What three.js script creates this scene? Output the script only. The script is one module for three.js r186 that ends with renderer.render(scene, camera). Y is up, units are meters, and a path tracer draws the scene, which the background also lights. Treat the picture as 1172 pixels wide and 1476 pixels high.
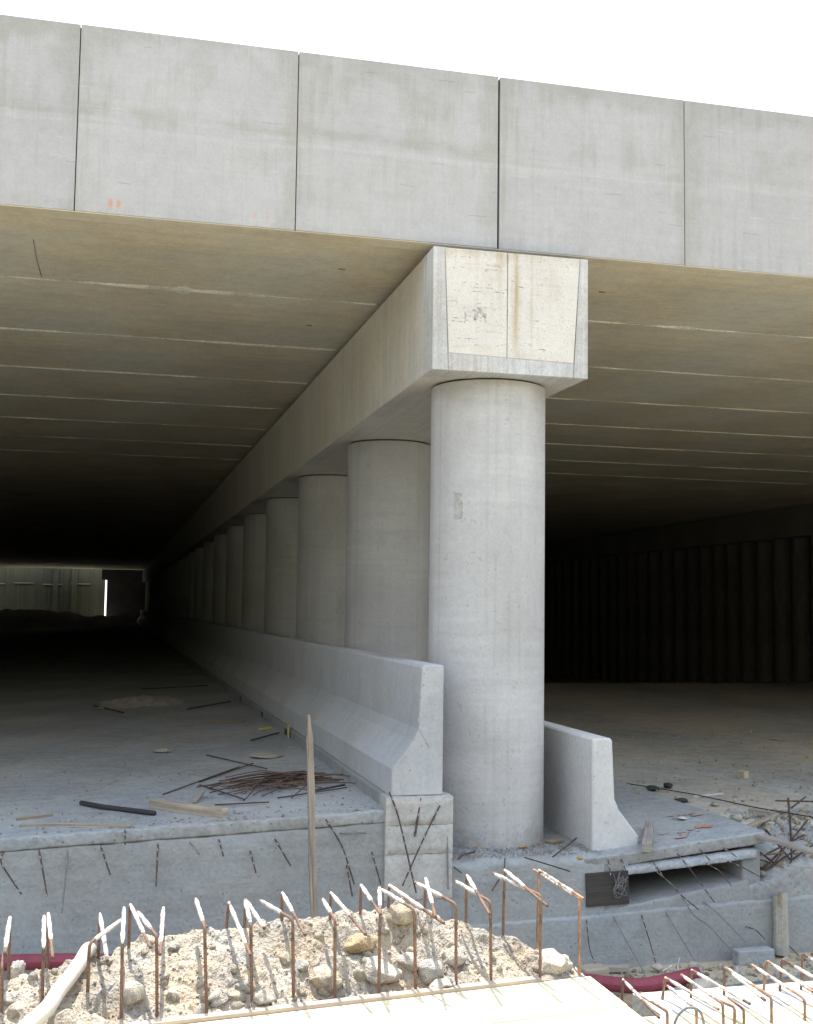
import * as THREE from 'three';
import { RoundedBoxGeometry } from 'three/addons/geometries/RoundedBoxGeometry.js';
import { mergeGeometries, mergeVertices } from 'three/addons/utils/BufferGeometryUtils.js';
import { ImprovedNoise } from 'three/addons/math/ImprovedNoise.js';

// ------------------------------------------------------------------ camera, sky, sun, exposure
const scene = new THREE.Scene();
const F_PX = 1712.08, YAW = 0.2411, PITCH = 0.0812, ROLL = 0.0137;      // lens in pixels of a 1172 x 1476 picture
const EYE = new THREE.Vector3(-3.4718, 2.1157, 10.8687);
const camera = new THREE.PerspectiveCamera(2 * Math.atan(738 / F_PX) * 180 / Math.PI, 813 / 1024, 0.1, 900);
const V = (x, y, z) => new THREE.Vector3(x, y, z);
const FWD = V(Math.sin(YAW) * Math.cos(PITCH), Math.sin(PITCH), -Math.cos(YAW) * Math.cos(PITCH));
const RT0 = V(Math.cos(YAW), 0, Math.sin(YAW)), UP0 = new THREE.Vector3().crossVectors(RT0, FWD);
const RT = RT0.clone().multiplyScalar(Math.cos(ROLL)).addScaledVector(UP0, Math.sin(ROLL));
const UPV = UP0.clone().multiplyScalar(Math.cos(ROLL)).addScaledVector(RT0, -Math.sin(ROLL));
camera.position.copy(EYE);
camera.quaternion.setFromRotationMatrix(new THREE.Matrix4().makeBasis(RT, UPV, FWD.clone().negate()));
scene.add(camera);

const SUN_DIR = V(-0.03, 2.1, -1).normalize();
const SKY_LEVEL = 1.0, SUN_LEVEL = 4.7, EXPOSURE = 1.96;
{ // hazy bright summer sky: white towards the horizon and round the sun, bluer overhead
  const w = 512, h = 256, d = new Float32Array(w * h * 4);
  for (let j = 0; j < h; j++) for (let i = 0; i < w; i++) {
    const th = ((j + .5) / h - .5) * Math.PI, ph = ((i + .5) / w - .5) * 2 * Math.PI;
    const dir = V(Math.cos(th) * Math.cos(ph), Math.sin(th), Math.cos(th) * Math.sin(ph));
    const e = Math.max(0, dir.y), k = Math.pow(e, .8), g = Math.max(0, dir.dot(SUN_DIR));
    const glow = .55 * Math.pow(g, 8) + 1.2 * Math.pow(g, 60);
    const o = (j * w + i) * 4;
    d[o] = SKY_LEVEL * (1.06 * (1 - k) + .60 * k + glow);
    d[o + 1] = SKY_LEVEL * (1.06 * (1 - k) + .75 * k + glow * .98);
    d[o + 2] = SKY_LEVEL * (1.06 * (1 - k) + 1.0 * k + glow * .94);
    d[o + 3] = 1;
  }
  const t = new THREE.DataTexture(d, w, h, THREE.RGBAFormat, THREE.FloatType);
  t.mapping = THREE.EquirectangularReflectionMapping; t.magFilter = t.minFilter = THREE.LinearFilter; t.needsUpdate = true;
  scene.background = t; scene.environment = t;
}
const sun = new THREE.DirectionalLight(new THREE.Color().setRGB(1, .955, .87), SUN_LEVEL);
sun.position.copy(SUN_DIR).multiplyScalar(120); sun.castShadow = true; sun.name = 'sun';
sun.shadow.mapSize.set(4096, 4096); sun.shadow.radius = 1.2;
Object.assign(sun.shadow.camera, { left: -40, right: 40, top: 80, bottom: -80, near: 1, far: 300 });
scene.add(sun, sun.target);
const renderer = new THREE.WebGLRenderer({ antialias: true });
renderer.setSize(813, 1024);
renderer.toneMapping = THREE.LinearToneMapping; renderer.toneMappingExposure = EXPOSURE;
renderer.shadowMap.enabled = true;

// ------------------------------------------------------------------ helpers
function rng(seed) { let a = seed >>> 0; return () => { a = (a + 0x6D2B79F5) | 0; let t = Math.imul(a ^ (a >>> 15), 1 | a); t = (t + Math.imul(t ^ (t >>> 7), 61 | t)) ^ t; return ((t ^ (t >>> 14)) >>> 0) / 4294967296; }; }
const clamp = (x, a = 0, b = 1) => Math.min(b, Math.max(a, x));
const sstep = (a, b, x) => { const t = clamp((x - a) / (b - a)); return t * t * (3 - 2 * t); };
const lerp = (a, b, t) => a + (b - a) * t;
const perlin = new ImprovedNoise();
const n3 = (x, y, z) => perlin.noise(x + 31.7, y + 11.3, z + 57.1);
const fbm = (x, y, z, o = 3) => { let s = 0, a = 1, f = 1; for (let i = 0; i < o; i++) { s += a * n3(x * f, y * f, z * f); a *= .5; f *= 2.03; } return s; };
// the point of the place that the lens of this photograph saw at a pixel, on a plane of the place
function ray(px, py) { return FWD.clone().addScaledVector(RT, (px - 586) / F_PX).addScaledVector(UPV, -(py - 738) / F_PX); }
function on(axis, v, px, py) { const d = ray(px, py); return EYE.clone().addScaledVector(d, (v - EYE[axis]) / d[axis]); }
const onX = (v, x, y) => on('x', v, x, y), onY = (v, x, y) => on('y', v, x, y), onZ = (v, x, y) => on('z', v, x, y);

const taken = {};
function numbered(n) { const k = taken[n] = (taken[n] ?? -1) + 1; return k ? `${n}_${String(k).padStart(3, '0')}` : n; }
function tag(o, label, category, group) { o.userData.label = label; o.userData.category = category; o.userData.kind ??= 'thing'; if (group) o.userData.group = group; return o; }
function thing(name, label, category, pos = [0, 0, 0], group) {
  const o = new THREE.Group(); o.name = numbered(name); o.position.set(...pos); scene.add(o); return tag(o, label, category, group);
}
function part(name, geo, mat, parent, label) {
  const m = new THREE.Mesh(geo, mat); m.name = name; parent.add(m);
  if (parent !== scene && parent.isGroup) m.position.copy(parent.position).negate();     // shapes are given in the place's metres
  if (label) m.userData.label = label;
  return m;
}
function struct(name, geo, mat) { const m = new THREE.Mesh(geo, mat); m.name = numbered(name); m.userData.kind = 'structure'; scene.add(m); return m; }
function stuff(name, mesh, label, category) { mesh.name = numbered(name); mesh.userData.kind = 'stuff'; scene.add(mesh); return tag(mesh, label, category); }
function solo(name, geo, mat, label, category, group) { const m = new THREE.Mesh(geo, mat); m.name = numbered(name); scene.add(m); return tag(m, label, category, group); }

// ------------------------------------------------------------------ textures
function field(w, h, cx, cy, oct, seed, gain = .5) {                 // tiling noise, about -1..1
  const out = new Float32Array(w * h); let amp = 1, tot = 0;
  for (let o = 0; o < oct; o++) {
    const nx = Math.min(w, Math.round(cx * 2 ** o)), ny = Math.min(h, Math.round(cy * 2 ** o)), r = rng(seed * 131 + o * 17 + 5), g = new Float32Array(nx * ny);
    for (let i = 0; i < g.length; i++) g[i] = r() * 2 - 1;
    for (let y = 0; y < h; y++) {
      const fy = y / h * ny, y0 = Math.floor(fy), ty = fy - y0, sy = ty * ty * (3 - 2 * ty), a = (y0 % ny) * nx, b = ((y0 + 1) % ny) * nx;
      for (let x = 0; x < w; x++) {
        const fx = x / w * nx, x0 = Math.floor(fx), tx = fx - x0, sx = tx * tx * (3 - 2 * tx), x1 = (x0 + 1) % nx, x2 = x0 % nx;
        out[y * w + x] += amp * ((g[a + x2] * (1 - sx) + g[a + x1] * sx) * (1 - sy) + (g[b + x2] * (1 - sx) + g[b + x1] * sx) * sy);
      }
    }
    tot += amp; amp *= gain;
  }
  for (let i = 0; i < out.length; i++) out[i] *= 2.3 / tot;
  return out;
}
const toS = c => { c = clamp(c); return 255 * (c <= .0031308 ? c * 12.92 : 1.055 * c ** (1 / 2.4) - .055); };
function colourMap(w, h, fn, rep) {                                   // fn(i, u, v) -> [r, g, b] linear; v runs upwards
  const d = new Uint8Array(w * h * 4);
  for (let y = 0; y < h; y++) for (let x = 0; x < w; x++) {
    const i = y * w + x, c = fn(i, (x + .5) / w, (y + .5) / h);
    d[i * 4] = toS(c[0]); d[i * 4 + 1] = toS(c[1]); d[i * 4 + 2] = toS(c[2]); d[i * 4 + 3] = 255;
  }
  const t = new THREE.DataTexture(d, w, h); t.colorSpace = THREE.SRGBColorSpace; return finish(t, rep);
}
function greyMap(w, h, fn, rep) {
  const d = new Uint8Array(w * h * 4);
  for (let y = 0; y < h; y++) for (let x = 0; x < w; x++) { const i = y * w + x, c = 255 * clamp(fn(i, (x + .5) / w, (y + .5) / h)); d[i * 4] = d[i * 4 + 1] = d[i * 4 + 2] = c; d[i * 4 + 3] = 255; }
  return finish(new THREE.DataTexture(d, w, h), rep);
}
function finish(t, rep) { t.wrapS = t.wrapT = THREE.RepeatWrapping; t.magFilter = t.minFilter = THREE.LinearFilter; if (rep) t.repeat.set(...rep); t.needsUpdate = true; return t; }
const std = (o) => new THREE.MeshStandardMaterial({ roughness: .9, metalness: 0, ...o });

// generic concrete in metres: colour, blotch strength, streak directions
function concrete(seed, rgb, { size = 2.4, px = 768, blotch = .10, fine = .05, hs = 0, vs = 0, pore = .0, bump = .003, warm = .02, rough = .9 } = {}) {
  const A = field(px, px, 2, 2, 5, seed), B = field(px, px, 24, 24, 4, seed + 1, .7), C = field(px, px, 3, 3, 4, seed + 2), HS = hs ? field(px, px, 3, 60, 3, seed + 3, .6) : null, VS = vs ? field(px, px, 60, 2, 3, seed + 4, .6) : null, D = field(px, px, 110, 110, 2, seed + 5);
  const r = rng(seed + 9), P = new Float32Array(px * px);
  for (let k = 0; k < pore; k++) { const x = r() * px | 0, y = r() * px | 0, s = 1 + r() * 1.6; for (let b = -3; b <= 3; b++) for (let a = -3; a <= 3; a++) { const q = Math.hypot(a, b) / s; if (q < 1) P[((y + b + px) % px) * px + (x + a + px) % px] = 1 - q * .5; } }
  const map = colourMap(px, px, i => {
    let v = 1 + blotch * A[i] + fine * B[i] + fine * .8 * D[i] + (HS ? hs * HS[i] : 0) + (VS ? vs * VS[i] : 0); v *= 1 - .45 * P[i];
    const w = warm * C[i]; return [rgb[0] * v * (1 + w), rgb[1] * v, rgb[2] * v * (1 - w * 1.3)];
  }, [1 / size, 1 / size]);
  const bm = greyMap(px, px, i => .5 + .2 * B[i] + .16 * D[i] + .1 * A[i] - .5 * P[i] + (HS ? .14 * HS[i] : 0), [1 / size, 1 / size]);
  return std({ map, bumpMap: bm, bumpScale: bump, roughness: rough });
}

// ------------------------------------------------------------------ shapes
// uv in metres, each face on the axis plane it looks along
function metreUV(g, o = [0, 0, 0], s = [1, 1, 1]) {
  g = g.index ? g.toNonIndexed() : g; const p = g.attributes.position, n = p.count, uv = new Float32Array(n * 2), a = V(), b = V(), c = V();
  for (let i = 0; i < n; i += 3) {
    a.fromBufferAttribute(p, i); b.fromBufferAttribute(p, i + 1); c.fromBufferAttribute(p, i + 2);
    const N = b.clone().sub(a).cross(c.clone().sub(a)), ax = Math.abs(N.x), ay = Math.abs(N.y), az = Math.abs(N.z);
    [a, b, c].forEach((q, k) => {
      const x = (q.x - o[0]) / s[0], y = (q.y - o[1]) / s[1], z = (q.z - o[2]) / s[2], j = (i + k) * 2;
      if (az >= ax && az >= ay) { uv[j] = x; uv[j + 1] = y; } else if (ay >= ax) { uv[j] = x; uv[j + 1] = -z; } else { uv[j] = -z; uv[j + 1] = y; }
    });
  }
  g.setAttribute('uv', new THREE.BufferAttribute(uv, 2)); return g;
}
function box(x0, x1, y0, y1, z0, z1, r = .008, o, s) {
  const g = new RoundedBoxGeometry(x1 - x0, y1 - y0, z1 - z0, 1, Math.min(r, (x1 - x0) / 2.1, (y1 - y0) / 2.1, (z1 - z0) / 2.1)); g.translate((x0 + x1) / 2, (y0 + y1) / 2, (z0 + z1) / 2); return metreUV(g, o, s);
}
function obox(w, h, d, pos, rot = [0, 0, 0], r = .004) {              // a turned box, uv along itself
  const g = metreUV(new RoundedBoxGeometry(w, h, d, 1, Math.min(r, w / 2.2, h / 2.2, d / 2.2)), [pos.x * 3.1, pos.z, pos.y]);
  g.applyMatrix4(new THREE.Matrix4().compose(pos.clone(), new THREE.Quaternion().setFromEuler(new THREE.Euler(...rot, 'YXZ')), V(1, 1, 1))); return g;
}
function plankBetween(a, b, w, h, roll = 0) {                         // a board from a to b (centres)
  const d = b.clone().sub(a), L = d.length(), m = new THREE.Matrix4(); d.normalize();
  const side = new THREE.Vector3().crossVectors(d, V(0, 1, 0)).normalize(), up = new THREE.Vector3().crossVectors(side, d);
  const g = metreUV(new RoundedBoxGeometry(L, h, w, 1, Math.min(h, w) * .12), [a.x * 2.3, a.y, a.z]);
  g.rotateX(roll); m.makeBasis(d, up, side.clone()); if (m.determinant() < 0) m.makeBasis(d, up, side.negate());
  m.setPosition(a.clone().add(b).multiplyScalar(.5)); g.applyMatrix4(m); return g;
}
function prism(outline, z0, z1, bevel = .01) {                        // an x,y outline carried along z
  const s = new THREE.Shape(outline.map(p => new THREE.Vector2(...p)));
  const g = new THREE.ExtrudeGeometry(s, { depth: z1 - z0 - 2 * bevel, bevelEnabled: bevel > 0, bevelSize: bevel, bevelOffset: -bevel, bevelThickness: bevel, bevelSegments: 1, steps: 1 });
  g.translate(0, 0, z0 + bevel); return metreUV(g);
}
// a sweep of a round rod through points; radius may vary along it
function rod(pts, radius, { sides = 6, step = 0, smooth = true, wob = 0, seed = 1 } = {}) {
  let P = pts;
  if (pts.length > 2 && smooth) { const c = new THREE.CatmullRomCurve3(pts, false, 'catmullrom', .4); P = c.getSpacedPoints(step ? Math.max(4, Math.ceil(c.getLength() / step)) : pts.length * 5); }
  else if (step) { const q = []; for (let i = 0; i < pts.length - 1; i++) { const n = Math.max(1, Math.ceil(pts[i].distanceTo(pts[i + 1]) / step)); for (let k = 0; k < n; k++) q.push(pts[i].clone().lerp(pts[i + 1], k / n)); } q.push(pts[pts.length - 1].clone()); P = q; }
  const n = P.length, pos = [], uv = [], idx = []; let nrm = V(.31, .2, .93), L = 0; const r = rng(seed);
  for (let i = 0; i < n; i++) {
    const t = P[Math.min(n - 1, i + 1)].clone().sub(P[Math.max(0, i - 1)]).normalize();
    nrm = nrm.clone().addScaledVector(t, -nrm.dot(t)); if (nrm.length() < .05) nrm = V(t.y, -t.x, .3).addScaledVector(t, -.3 * t.z); nrm.normalize();
    const bi = new THREE.Vector3().crossVectors(t, nrm); if (i) L += P[i].distanceTo(P[i - 1]);
    const rr = (typeof radius === 'function' ? radius(i / (n - 1)) : radius) * (1 + wob * (r() - .5));
    for (let k = 0; k <= sides; k++) { const a = k / sides * 2 * Math.PI; const q = P[i].clone().addScaledVector(nrm, Math.cos(a) * rr).addScaledVector(bi, Math.sin(a) * rr); pos.push(q.x, q.y, q.z); uv.push(k / sides * .06, L); }
  }
  const S = sides + 1;
  for (let i = 0; i < n - 1; i++) for (let k = 0; k < sides; k++) { const a = i * S + k, b = a + S; idx.push(a, b, a + 1, b, b + 1, a + 1); }
  for (const [i, flip] of [[0, 0], [n - 1, 1]]) { const c = pos.length / 3; pos.push(P[i].x, P[i].y, P[i].z); uv.push(0, 0); for (let k = 0; k < sides; k++) { const a = i * S + k; flip ? idx.push(c, a + 1, a) : idx.push(c, a, a + 1); } }
  const g = new THREE.BufferGeometry(); g.setAttribute('position', new THREE.Float32BufferAttribute(pos, 3)); g.setAttribute('uv', new THREE.Float32BufferAttribute(uv, 2)); g.setIndex(idx);
  const pr = g.attributes.position, nn = new Float32Array(pr.count * 3);
  g.computeVertexNormals(); return g;
}
// grid of points f(i, j) -> Vector3, uv in metres by uvf
function grid(nx, ny, f, uvf) {
  const pos = new Float32Array((nx + 1) * (ny + 1) * 3), uv = new Float32Array((nx + 1) * (ny + 1) * 2), idx = [];
  for (let j = 0; j <= ny; j++) for (let i = 0; i <= nx; i++) { const k = j * (nx + 1) + i, p = f(i / nx, j / ny, i, j); pos.set([p.x, p.y, p.z], k * 3); uv.set(uvf(p, i / nx, j / ny), k * 2); }
  for (let j = 0; j < ny; j++) for (let i = 0; i < nx; i++) { const a = j * (nx + 1) + i, b = a + nx + 1; idx.push(a, a + 1, b, a + 1, b + 1, b); }
  const g = new THREE.BufferGeometry(); g.setAttribute('position', new THREE.BufferAttribute(pos, 3)); g.setAttribute('uv', new THREE.BufferAttribute(uv, 2)); g.setIndex(idx); g.computeVertexNormals(); return g;
}
// a cast edge: a z,y path (front face upwards, then back over the top) carried along x with chipped, uneven surface.  path(x) -> [[z, y, roughness], ...]
function castEdge(x0, x1, path, dx = .03, seed = 0) {
  const nx = Math.ceil((x1 - x0) / dx), m = path(x0).length - 1;
  return grid(nx, m, (u, v, i, j) => {
    const x = lerp(x0, x1, u), q = path(x)[j], a = q[2] ?? .004;
    const d = a * (fbm(x * 7 + seed, q[1] * 9, q[0] * 9, 3) + .5 * n3(x * 40, q[1] * 50 + seed, q[0] * 50));
    return V(x, q[1] + d, q[0] + d * .8);
  }, (p, u, v) => [p.x, p.y - p.z]);
}
function rockGeo(seed, detail = 3, rough = .28, flat = .75) {
  const g = mergeVertices(new THREE.IcosahedronGeometry(1, detail).deleteAttribute('uv').deleteAttribute('normal')), p = g.attributes.position, q = V(), r = rng(seed + 3);
  const cuts = []; for (let i = 0; i < 9; i++) cuts.push([V(r() - .5, r() - .5, r() - .5).normalize(), .62 + r() * .3]);
  for (let i = 0; i < p.count; i++) {
    q.fromBufferAttribute(p, i); const l = 1 + rough * fbm(q.x * 1.2 + seed * 7.1, q.y * 1.2, q.z * 1.2, 3) + rough * .25 * n3(q.x * 7 + seed, q.y * 7, q.z * 7); q.multiplyScalar(l);
    for (const [n, d] of cuts) { const e = q.dot(n) - d; if (e > 0) q.addScaledVector(n, -e * .88); }
    p.setXYZ(i, q.x, q.y * flat, q.z);
  }
  g.computeVertexNormals(); return metreUV(g);
}

// ------------------------------------------------------------------ materials
const M = {};
M.wall = concrete(11, [.285, .298, .30], { blotch: .16, fine: .06, pore: 260, hs: .03, bump: .004, warm: .03 });
M.wallPale = concrete(12, [.42, .415, .40], { blotch: .12, fine: .07, pore: 300, bump: .004 });
M.slab = concrete(13, [.325, .34, .345], { size: 3.1, blotch: .16, fine: .09, pore: 500, bump: .006, warm: .03 });
M.floor = concrete(14, [.40, .39, .355], { size: 5.3, blotch: .18, fine: .10, pore: 300, bump: .012, warm: .05 });
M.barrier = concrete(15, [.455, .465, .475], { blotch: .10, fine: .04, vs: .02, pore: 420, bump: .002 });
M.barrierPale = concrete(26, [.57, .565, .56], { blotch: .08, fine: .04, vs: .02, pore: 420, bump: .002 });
M.beam = concrete(16, [.55, .52, .465], { blotch: .10, fine: .04, vs: .05, pore: 350, bump: .002 });
M.soffit = concrete(17, [.62, .57, .458], { size: 2.9, blotch: .12, fine: .05, hs: .03, bump: .002, warm: .05 });
M.seam = concrete(18, [.78, .73, .62], { size: .9, px: 256, blotch: .2, fine: .15, bump: .004 });
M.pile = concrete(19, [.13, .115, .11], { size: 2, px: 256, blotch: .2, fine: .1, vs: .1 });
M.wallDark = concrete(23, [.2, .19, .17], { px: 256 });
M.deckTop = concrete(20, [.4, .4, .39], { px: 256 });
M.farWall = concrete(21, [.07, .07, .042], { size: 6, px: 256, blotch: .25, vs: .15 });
M.soil = (() => {
  const px = 1024, A = field(px, px, 5, 5, 5, 41), B = field(px, px, 60, 60, 4, 42, .7), C = field(px, px, 8, 8, 3, 43);
  return std({
    map: colourMap(px, px, i => { const v = 1 + .16 * A[i] + .16 * B[i], w = .05 * C[i]; return [.375 * v * (1 + w), .322 * v, .258 * v * (1 - w * 1.5)]; }, [1 / 1.1, 1 / 1.1]),
    bumpMap: greyMap(px, px, i => .5 + .3 * B[i] + .1 * A[i], [1 / 1.1, 1 / 1.1]), bumpScale: .016, roughness: 1,
  });
})();
M.ground = (() => {
  const px = 768, A = field(px, px, 3, 3, 6, 51), B = field(px, px, 50, 50, 4, 52, .7), C = field(px, px, 5, 5, 3, 53);
  return std({
    map: colourMap(px, px, i => { const v = 1 + .2 * A[i] + .12 * B[i], w = .07 * C[i]; return [.43 * v * (1 + w), .385 * v, .285 * v * (1 - w)]; }, [1 / 4.7, 1 / 4.7]),
    bumpMap: greyMap(px, px, i => .5 + .3 * B[i] + .2 * A[i], [1 / 4.7, 1 / 4.7]), bumpScale: .03, roughness: 1,
  });
})();
M.scrub = std({ color: new THREE.Color().setRGB(.085, .088, .045), roughness: 1 });
function rockMat(seed, rgb) {
  const px = 256, A = field(px, px, 4, 4, 5, seed), B = field(px, px, 30, 30, 3, seed + 1);
  return std({ map: colourMap(px, px, i => { const v = 1 + .2 * A[i] + .12 * B[i]; return [rgb[0] * v, rgb[1] * v, rgb[2] * v * (1 - .1 * A[i])]; }, [.45, .45]), bumpMap: greyMap(px, px, i => .5 + .3 * B[i] + .2 * A[i], [.45, .45]), bumpScale: .006, roughness: 1 });
}
M.rockPale = rockMat(61, [.46, .415, .355]); M.rockTan = rockMat(63, [.42, .36, .27]); M.rockBrown = rockMat(65, [.37, .275, .18]); M.rockGrey = rockMat(67, [.41, .385, .345]); M.clod = rockMat(69, [.42, .365, .29]);
function woodMat(seed, rgb, grain = .22) {
  const w = 512, h = 128, A = field(w, h, 2, 26, 4, seed, .6), B = field(w, h, 5, 5, 4, seed + 1), D = field(w, h, 120, 60, 2, seed + 2);
  return std({ map: colourMap(w, h, i => { const v = 1 + grain * A[i] + .12 * B[i] + .05 * D[i]; return [rgb[0] * v, rgb[1] * v, rgb[2] * v * (1 - .08 * B[i])]; }, [1 / 1.2, 1 / .3]), bumpMap: greyMap(w, h, i => .5 + .3 * A[i], [1 / 1.2, 1 / .3]), bumpScale: .002, roughness: .85 });
}
M.timber = woodMat(71, [.37, .315, .25]); M.timberGrey = woodMat(74, [.33, .30, .265]); M.timberBrown = woodMat(77, [.27, .20, .145]); M.batten = woodMat(80, [.40, .32, .255]);
M.timberOld = woodMat(78, [.30, .25, .20], .3); M.ply = woodMat(83, [.62, .55, .36], .1); M.plyDark = woodMat(86, [.05, .045, .045], .2);
function metalMat(seed, rgb, rough, metal = 0) {
  const px = 256, A = field(px, px, 6, 6, 5, seed, .65), B = field(px, px, 40, 40, 3, seed + 1);
  return std({ map: colourMap(px, px, i => { const v = 1 + (metal === -1 ? .1 : .42) * A[i] + .22 * B[i]; return [rgb[0] * v, rgb[1] * v * (1 - .12 * A[i]), rgb[2] * v * (1 - .2 * A[i])]; }, [6, 3]), bumpMap: greyMap(px, px, i => .5 + .3 * B[i], [6, 3]), bumpScale: .0015, roughness: rough, metalness: metal });
}
M.rust = metalMat(91, [.16, .098, .068], .85); M.rustBright = metalMat(93, [.29, .175, .115], .8); M.rustDark = metalMat(95, [.075, .052, .045], .85); M.steelGrey = metalMat(97, [.2, .2, .205], .7);
M.starter = (() => { const px = 256, A = field(px, px, 5, 9, 4, 121, .65), B = field(px, px, 30, 40, 3, 122); return std({ map: colourMap(px, px, i => { const v = 1 + .3 * B[i], k = sstep(.45, .75, A[i]); return [lerp(.085, .42, k) * v, lerp(.062, .41, k) * v, lerp(.055, .38, k) * v]; }, [6, 3.3]), roughness: .9 }); })();
M.coat = metalMat(99, [.50, .47, .445], .9);
M.redPipe = concrete(123, [.235, .046, .07], { size: .9, px: 256, blotch: .16, fine: .06, bump: .001, rough: .7 }); M.pipeTan = concrete(124, [.36, .35, .305], { size: .7, px: 256, blotch: .2, fine: .1, vs: .12 });
M.hose = std({ color: new THREE.Color().setRGB(.5, .47, .415), roughness: .6 });
M.black = std({ color: new THREE.Color().setRGB(.035, .036, .04), roughness: .6 });
M.foam = std({ color: new THREE.Color().setRGB(.42, .26, .12), roughness: 1 });
M.yellow = std({ color: new THREE.Color().setRGB(.55, .52, .14), roughness: .8 });
M.lip = concrete(22, [.37, .39, .41], { size: .8, px: 256, blotch: .2, fine: .14, bump: .004 });
M.rubber = std({ color: new THREE.Color().setRGB(.03, .03, .03), roughness: .9 });
M.paper = std({ color: new THREE.Color().setRGB(.6, .59, .56), roughness: .9 });

// parapet panels, each with its own stains
const PW = 1.9037, PY0 = 5.4703, PY1 = 7.1272, PZ = .5491;
function panelMat(seed, { band = .3, streak = 0, marks = [], tone = 1 } = {}) {
  const w = 704, h = 608, A = field(w, h, 3, 3, 5, seed), B = field(w, h, 26, 22, 4, seed + 1, .65), C = field(w, h, 2, 5, 5, seed + 2), VS = field(w, h, 46, 2, 4, seed + 3, .6), HS = field(w, h, 2, 40, 4, seed + 4, .6), D = field(w, h, 140, 120, 2, seed + 5), E = field(w, h, 7, 5, 4, seed + 6);
  const r = rng(seed + 7), scr = []; for (let k = 0; k < 9; k++) scr.push([r(), .15 + .8 * r(), .015 + .035 * r(), r() < .5 ? -.22 : .14]);
  return std({
    map: colourMap(w, h, (i, u, v) => {
      let s = 1 + .045 * A[i] + .028 * B[i] + .02 * D[i] + .018 * HS[i] + (.012 + streak) * VS[i], st = 0;
      const wob = .02 * C[i];
      st += .72 * (1 - sstep(.0, .14, u + wob + .05 * E[i])) * (.7 + .3 * VS[i]) + .6 * (1 - sstep(.0, .11, 1 - u + wob + .05 * E[i]));   // seepage beside the joints
      st += .42 * sstep(.84, .98, v + .06 * E[i]) + .5 * sstep(.55, 1.2, v + .35 * E[i] + .15 * VS[i]) * (.6 + .4 * A[i]);  // weather from the top
      st += band * Math.exp(-(((v - .545 + .02 * (u - .5) + .012 * C[i] + .008 * E[i]) / .032) ** 2)) * clamp(.75 + .5 * E[i] + .35 * A[i]);
      st += .26 * sstep(.05, .9, VS[i] + .5 * A[i]) + .2 * sstep(.1, .8, A[i] + .4 * E[i]);
      st += .12 * (1 - sstep(.01, .05, v + .02 * B[i]));
      st = clamp(st, 0, 1) * .72;
      s += .05 * Math.exp(-(((v - .49) / .05) ** 2)) * sstep(-.3, .6, HS[i]);
      for (const [a, b, l, c] of scr) if (Math.abs(v - b - .004 * E[i]) < .0028 && Math.abs(u - a) < l) s += c * .8;
      s *= tone; let c = [lerp(.475, .35, st) * s, lerp(.467, .338, st) * s, lerp(.472, .305, st) * s];
      for (const [a, b, ww, hh] of marks) { const k = .75 * clamp(1.25 - Math.abs(u - a) / ww) * clamp(1.2 - Math.abs(v - b) / hh) * clamp(.75 + .7 * E[i] + .5 * B[i]); c = [lerp(c[0], .60, k), lerp(c[1], .27, k), lerp(c[2], .15, k)]; }
      return c;
    }),
    bumpMap: greyMap(w, h, i => .5 + .18 * B[i] + .12 * D[i] + .12 * HS[i] + .08 * VS[i]), bumpScale: .003, roughness: .92,
  });
}
const panelMats = [
  panelMat(201, { band: .6, tone: .98, marks: [[.55, .06, .018, .03]] }),
  panelMat(211, { band: .8, tone: 1.02, marks: [[.155, .055, .013, .032], [.19, .055, .013, .032], [.805, .055, .013, .035], [.865, .055, .012, .035]] }),
  panelMat(221, { band: .85, tone: 1.01 }),
  panelMat(231, { band: .12, tone: .985 }),
  panelMat(241, { band: .05, streak: .05, tone: .95, marks: [[.94, .14, .02, .05]] }),
];

// ------------------------------------------------------------------ ground and pit
const pitY = (x, z) => -1.0 + .018 * clamp(x, -6, 6) + .03 * fbm(x * .9, 0, z * .9, 3);
{
  const xs = [], zs = [];
  for (let x = -400; x < -20; x += 38) xs.push(x); for (let x = -20; x < -7; x += 1) xs.push(x); for (let x = -7; x < 7; x += .16) xs.push(x); for (let x = 7; x < 20; x += 1) xs.push(x); for (let x = 20; x <= 400; x += 38) xs.push(x);
  for (let z = -400; z < -120; z += 28) zs.push(z); for (let z = -120; z < -1; z += 3.4) zs.push(z); for (let z = -1; z < 6.6; z += .14) zs.push(z); for (let z = 6.6; z < 30; z += 1.2) zs.push(z); for (let z = 30; z <= 400; z += 37) zs.push(z);
  const H = (x, z) => {
    let y = pitY(x, z);
    const far = sstep(-102, -107, z); y = lerp(y, .12, far);
    y = lerp(y, .12 + .05 * fbm(x * .4, 1, z * .4, 3), sstep(5.4, 6.5, z) * sstep(-1, 0, 40 - Math.abs(x)));
    y += 13 * sstep(16, 42, z) + 3 * sstep(46, 120, z) * (1 + fbm(x * .02, 4, z * .02, 2));
    const bank = sstep(18.9, 27, Math.abs(x)) * sstep(3, -3, z) * sstep(-112, -106, z); y = lerp(y, 6.2, bank);
    return y + .012 * n3(x * 6, 0, z * 6);
  };
  struct('ground', grid(xs.length - 1, zs.length - 1, (u, v, i, j) => V(xs[i], H(xs[i], zs[zs.length - 1 - j]), zs[zs.length - 1 - j]), p => [p.x, p.z]), M.ground);
  // scrub-covered cutting slope behind the photographer
  struct('hills', grid(60, 14, (u, v) => { const x = lerp(-220, 220, u), z = lerp(90, 14.5, v); return V(x, H(x, z) + .12 + .5 * Math.abs(fbm(x * .3, 2, z * .3, 3)), z); }, p => [p.x, p.z]), M.scrub);
}

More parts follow.
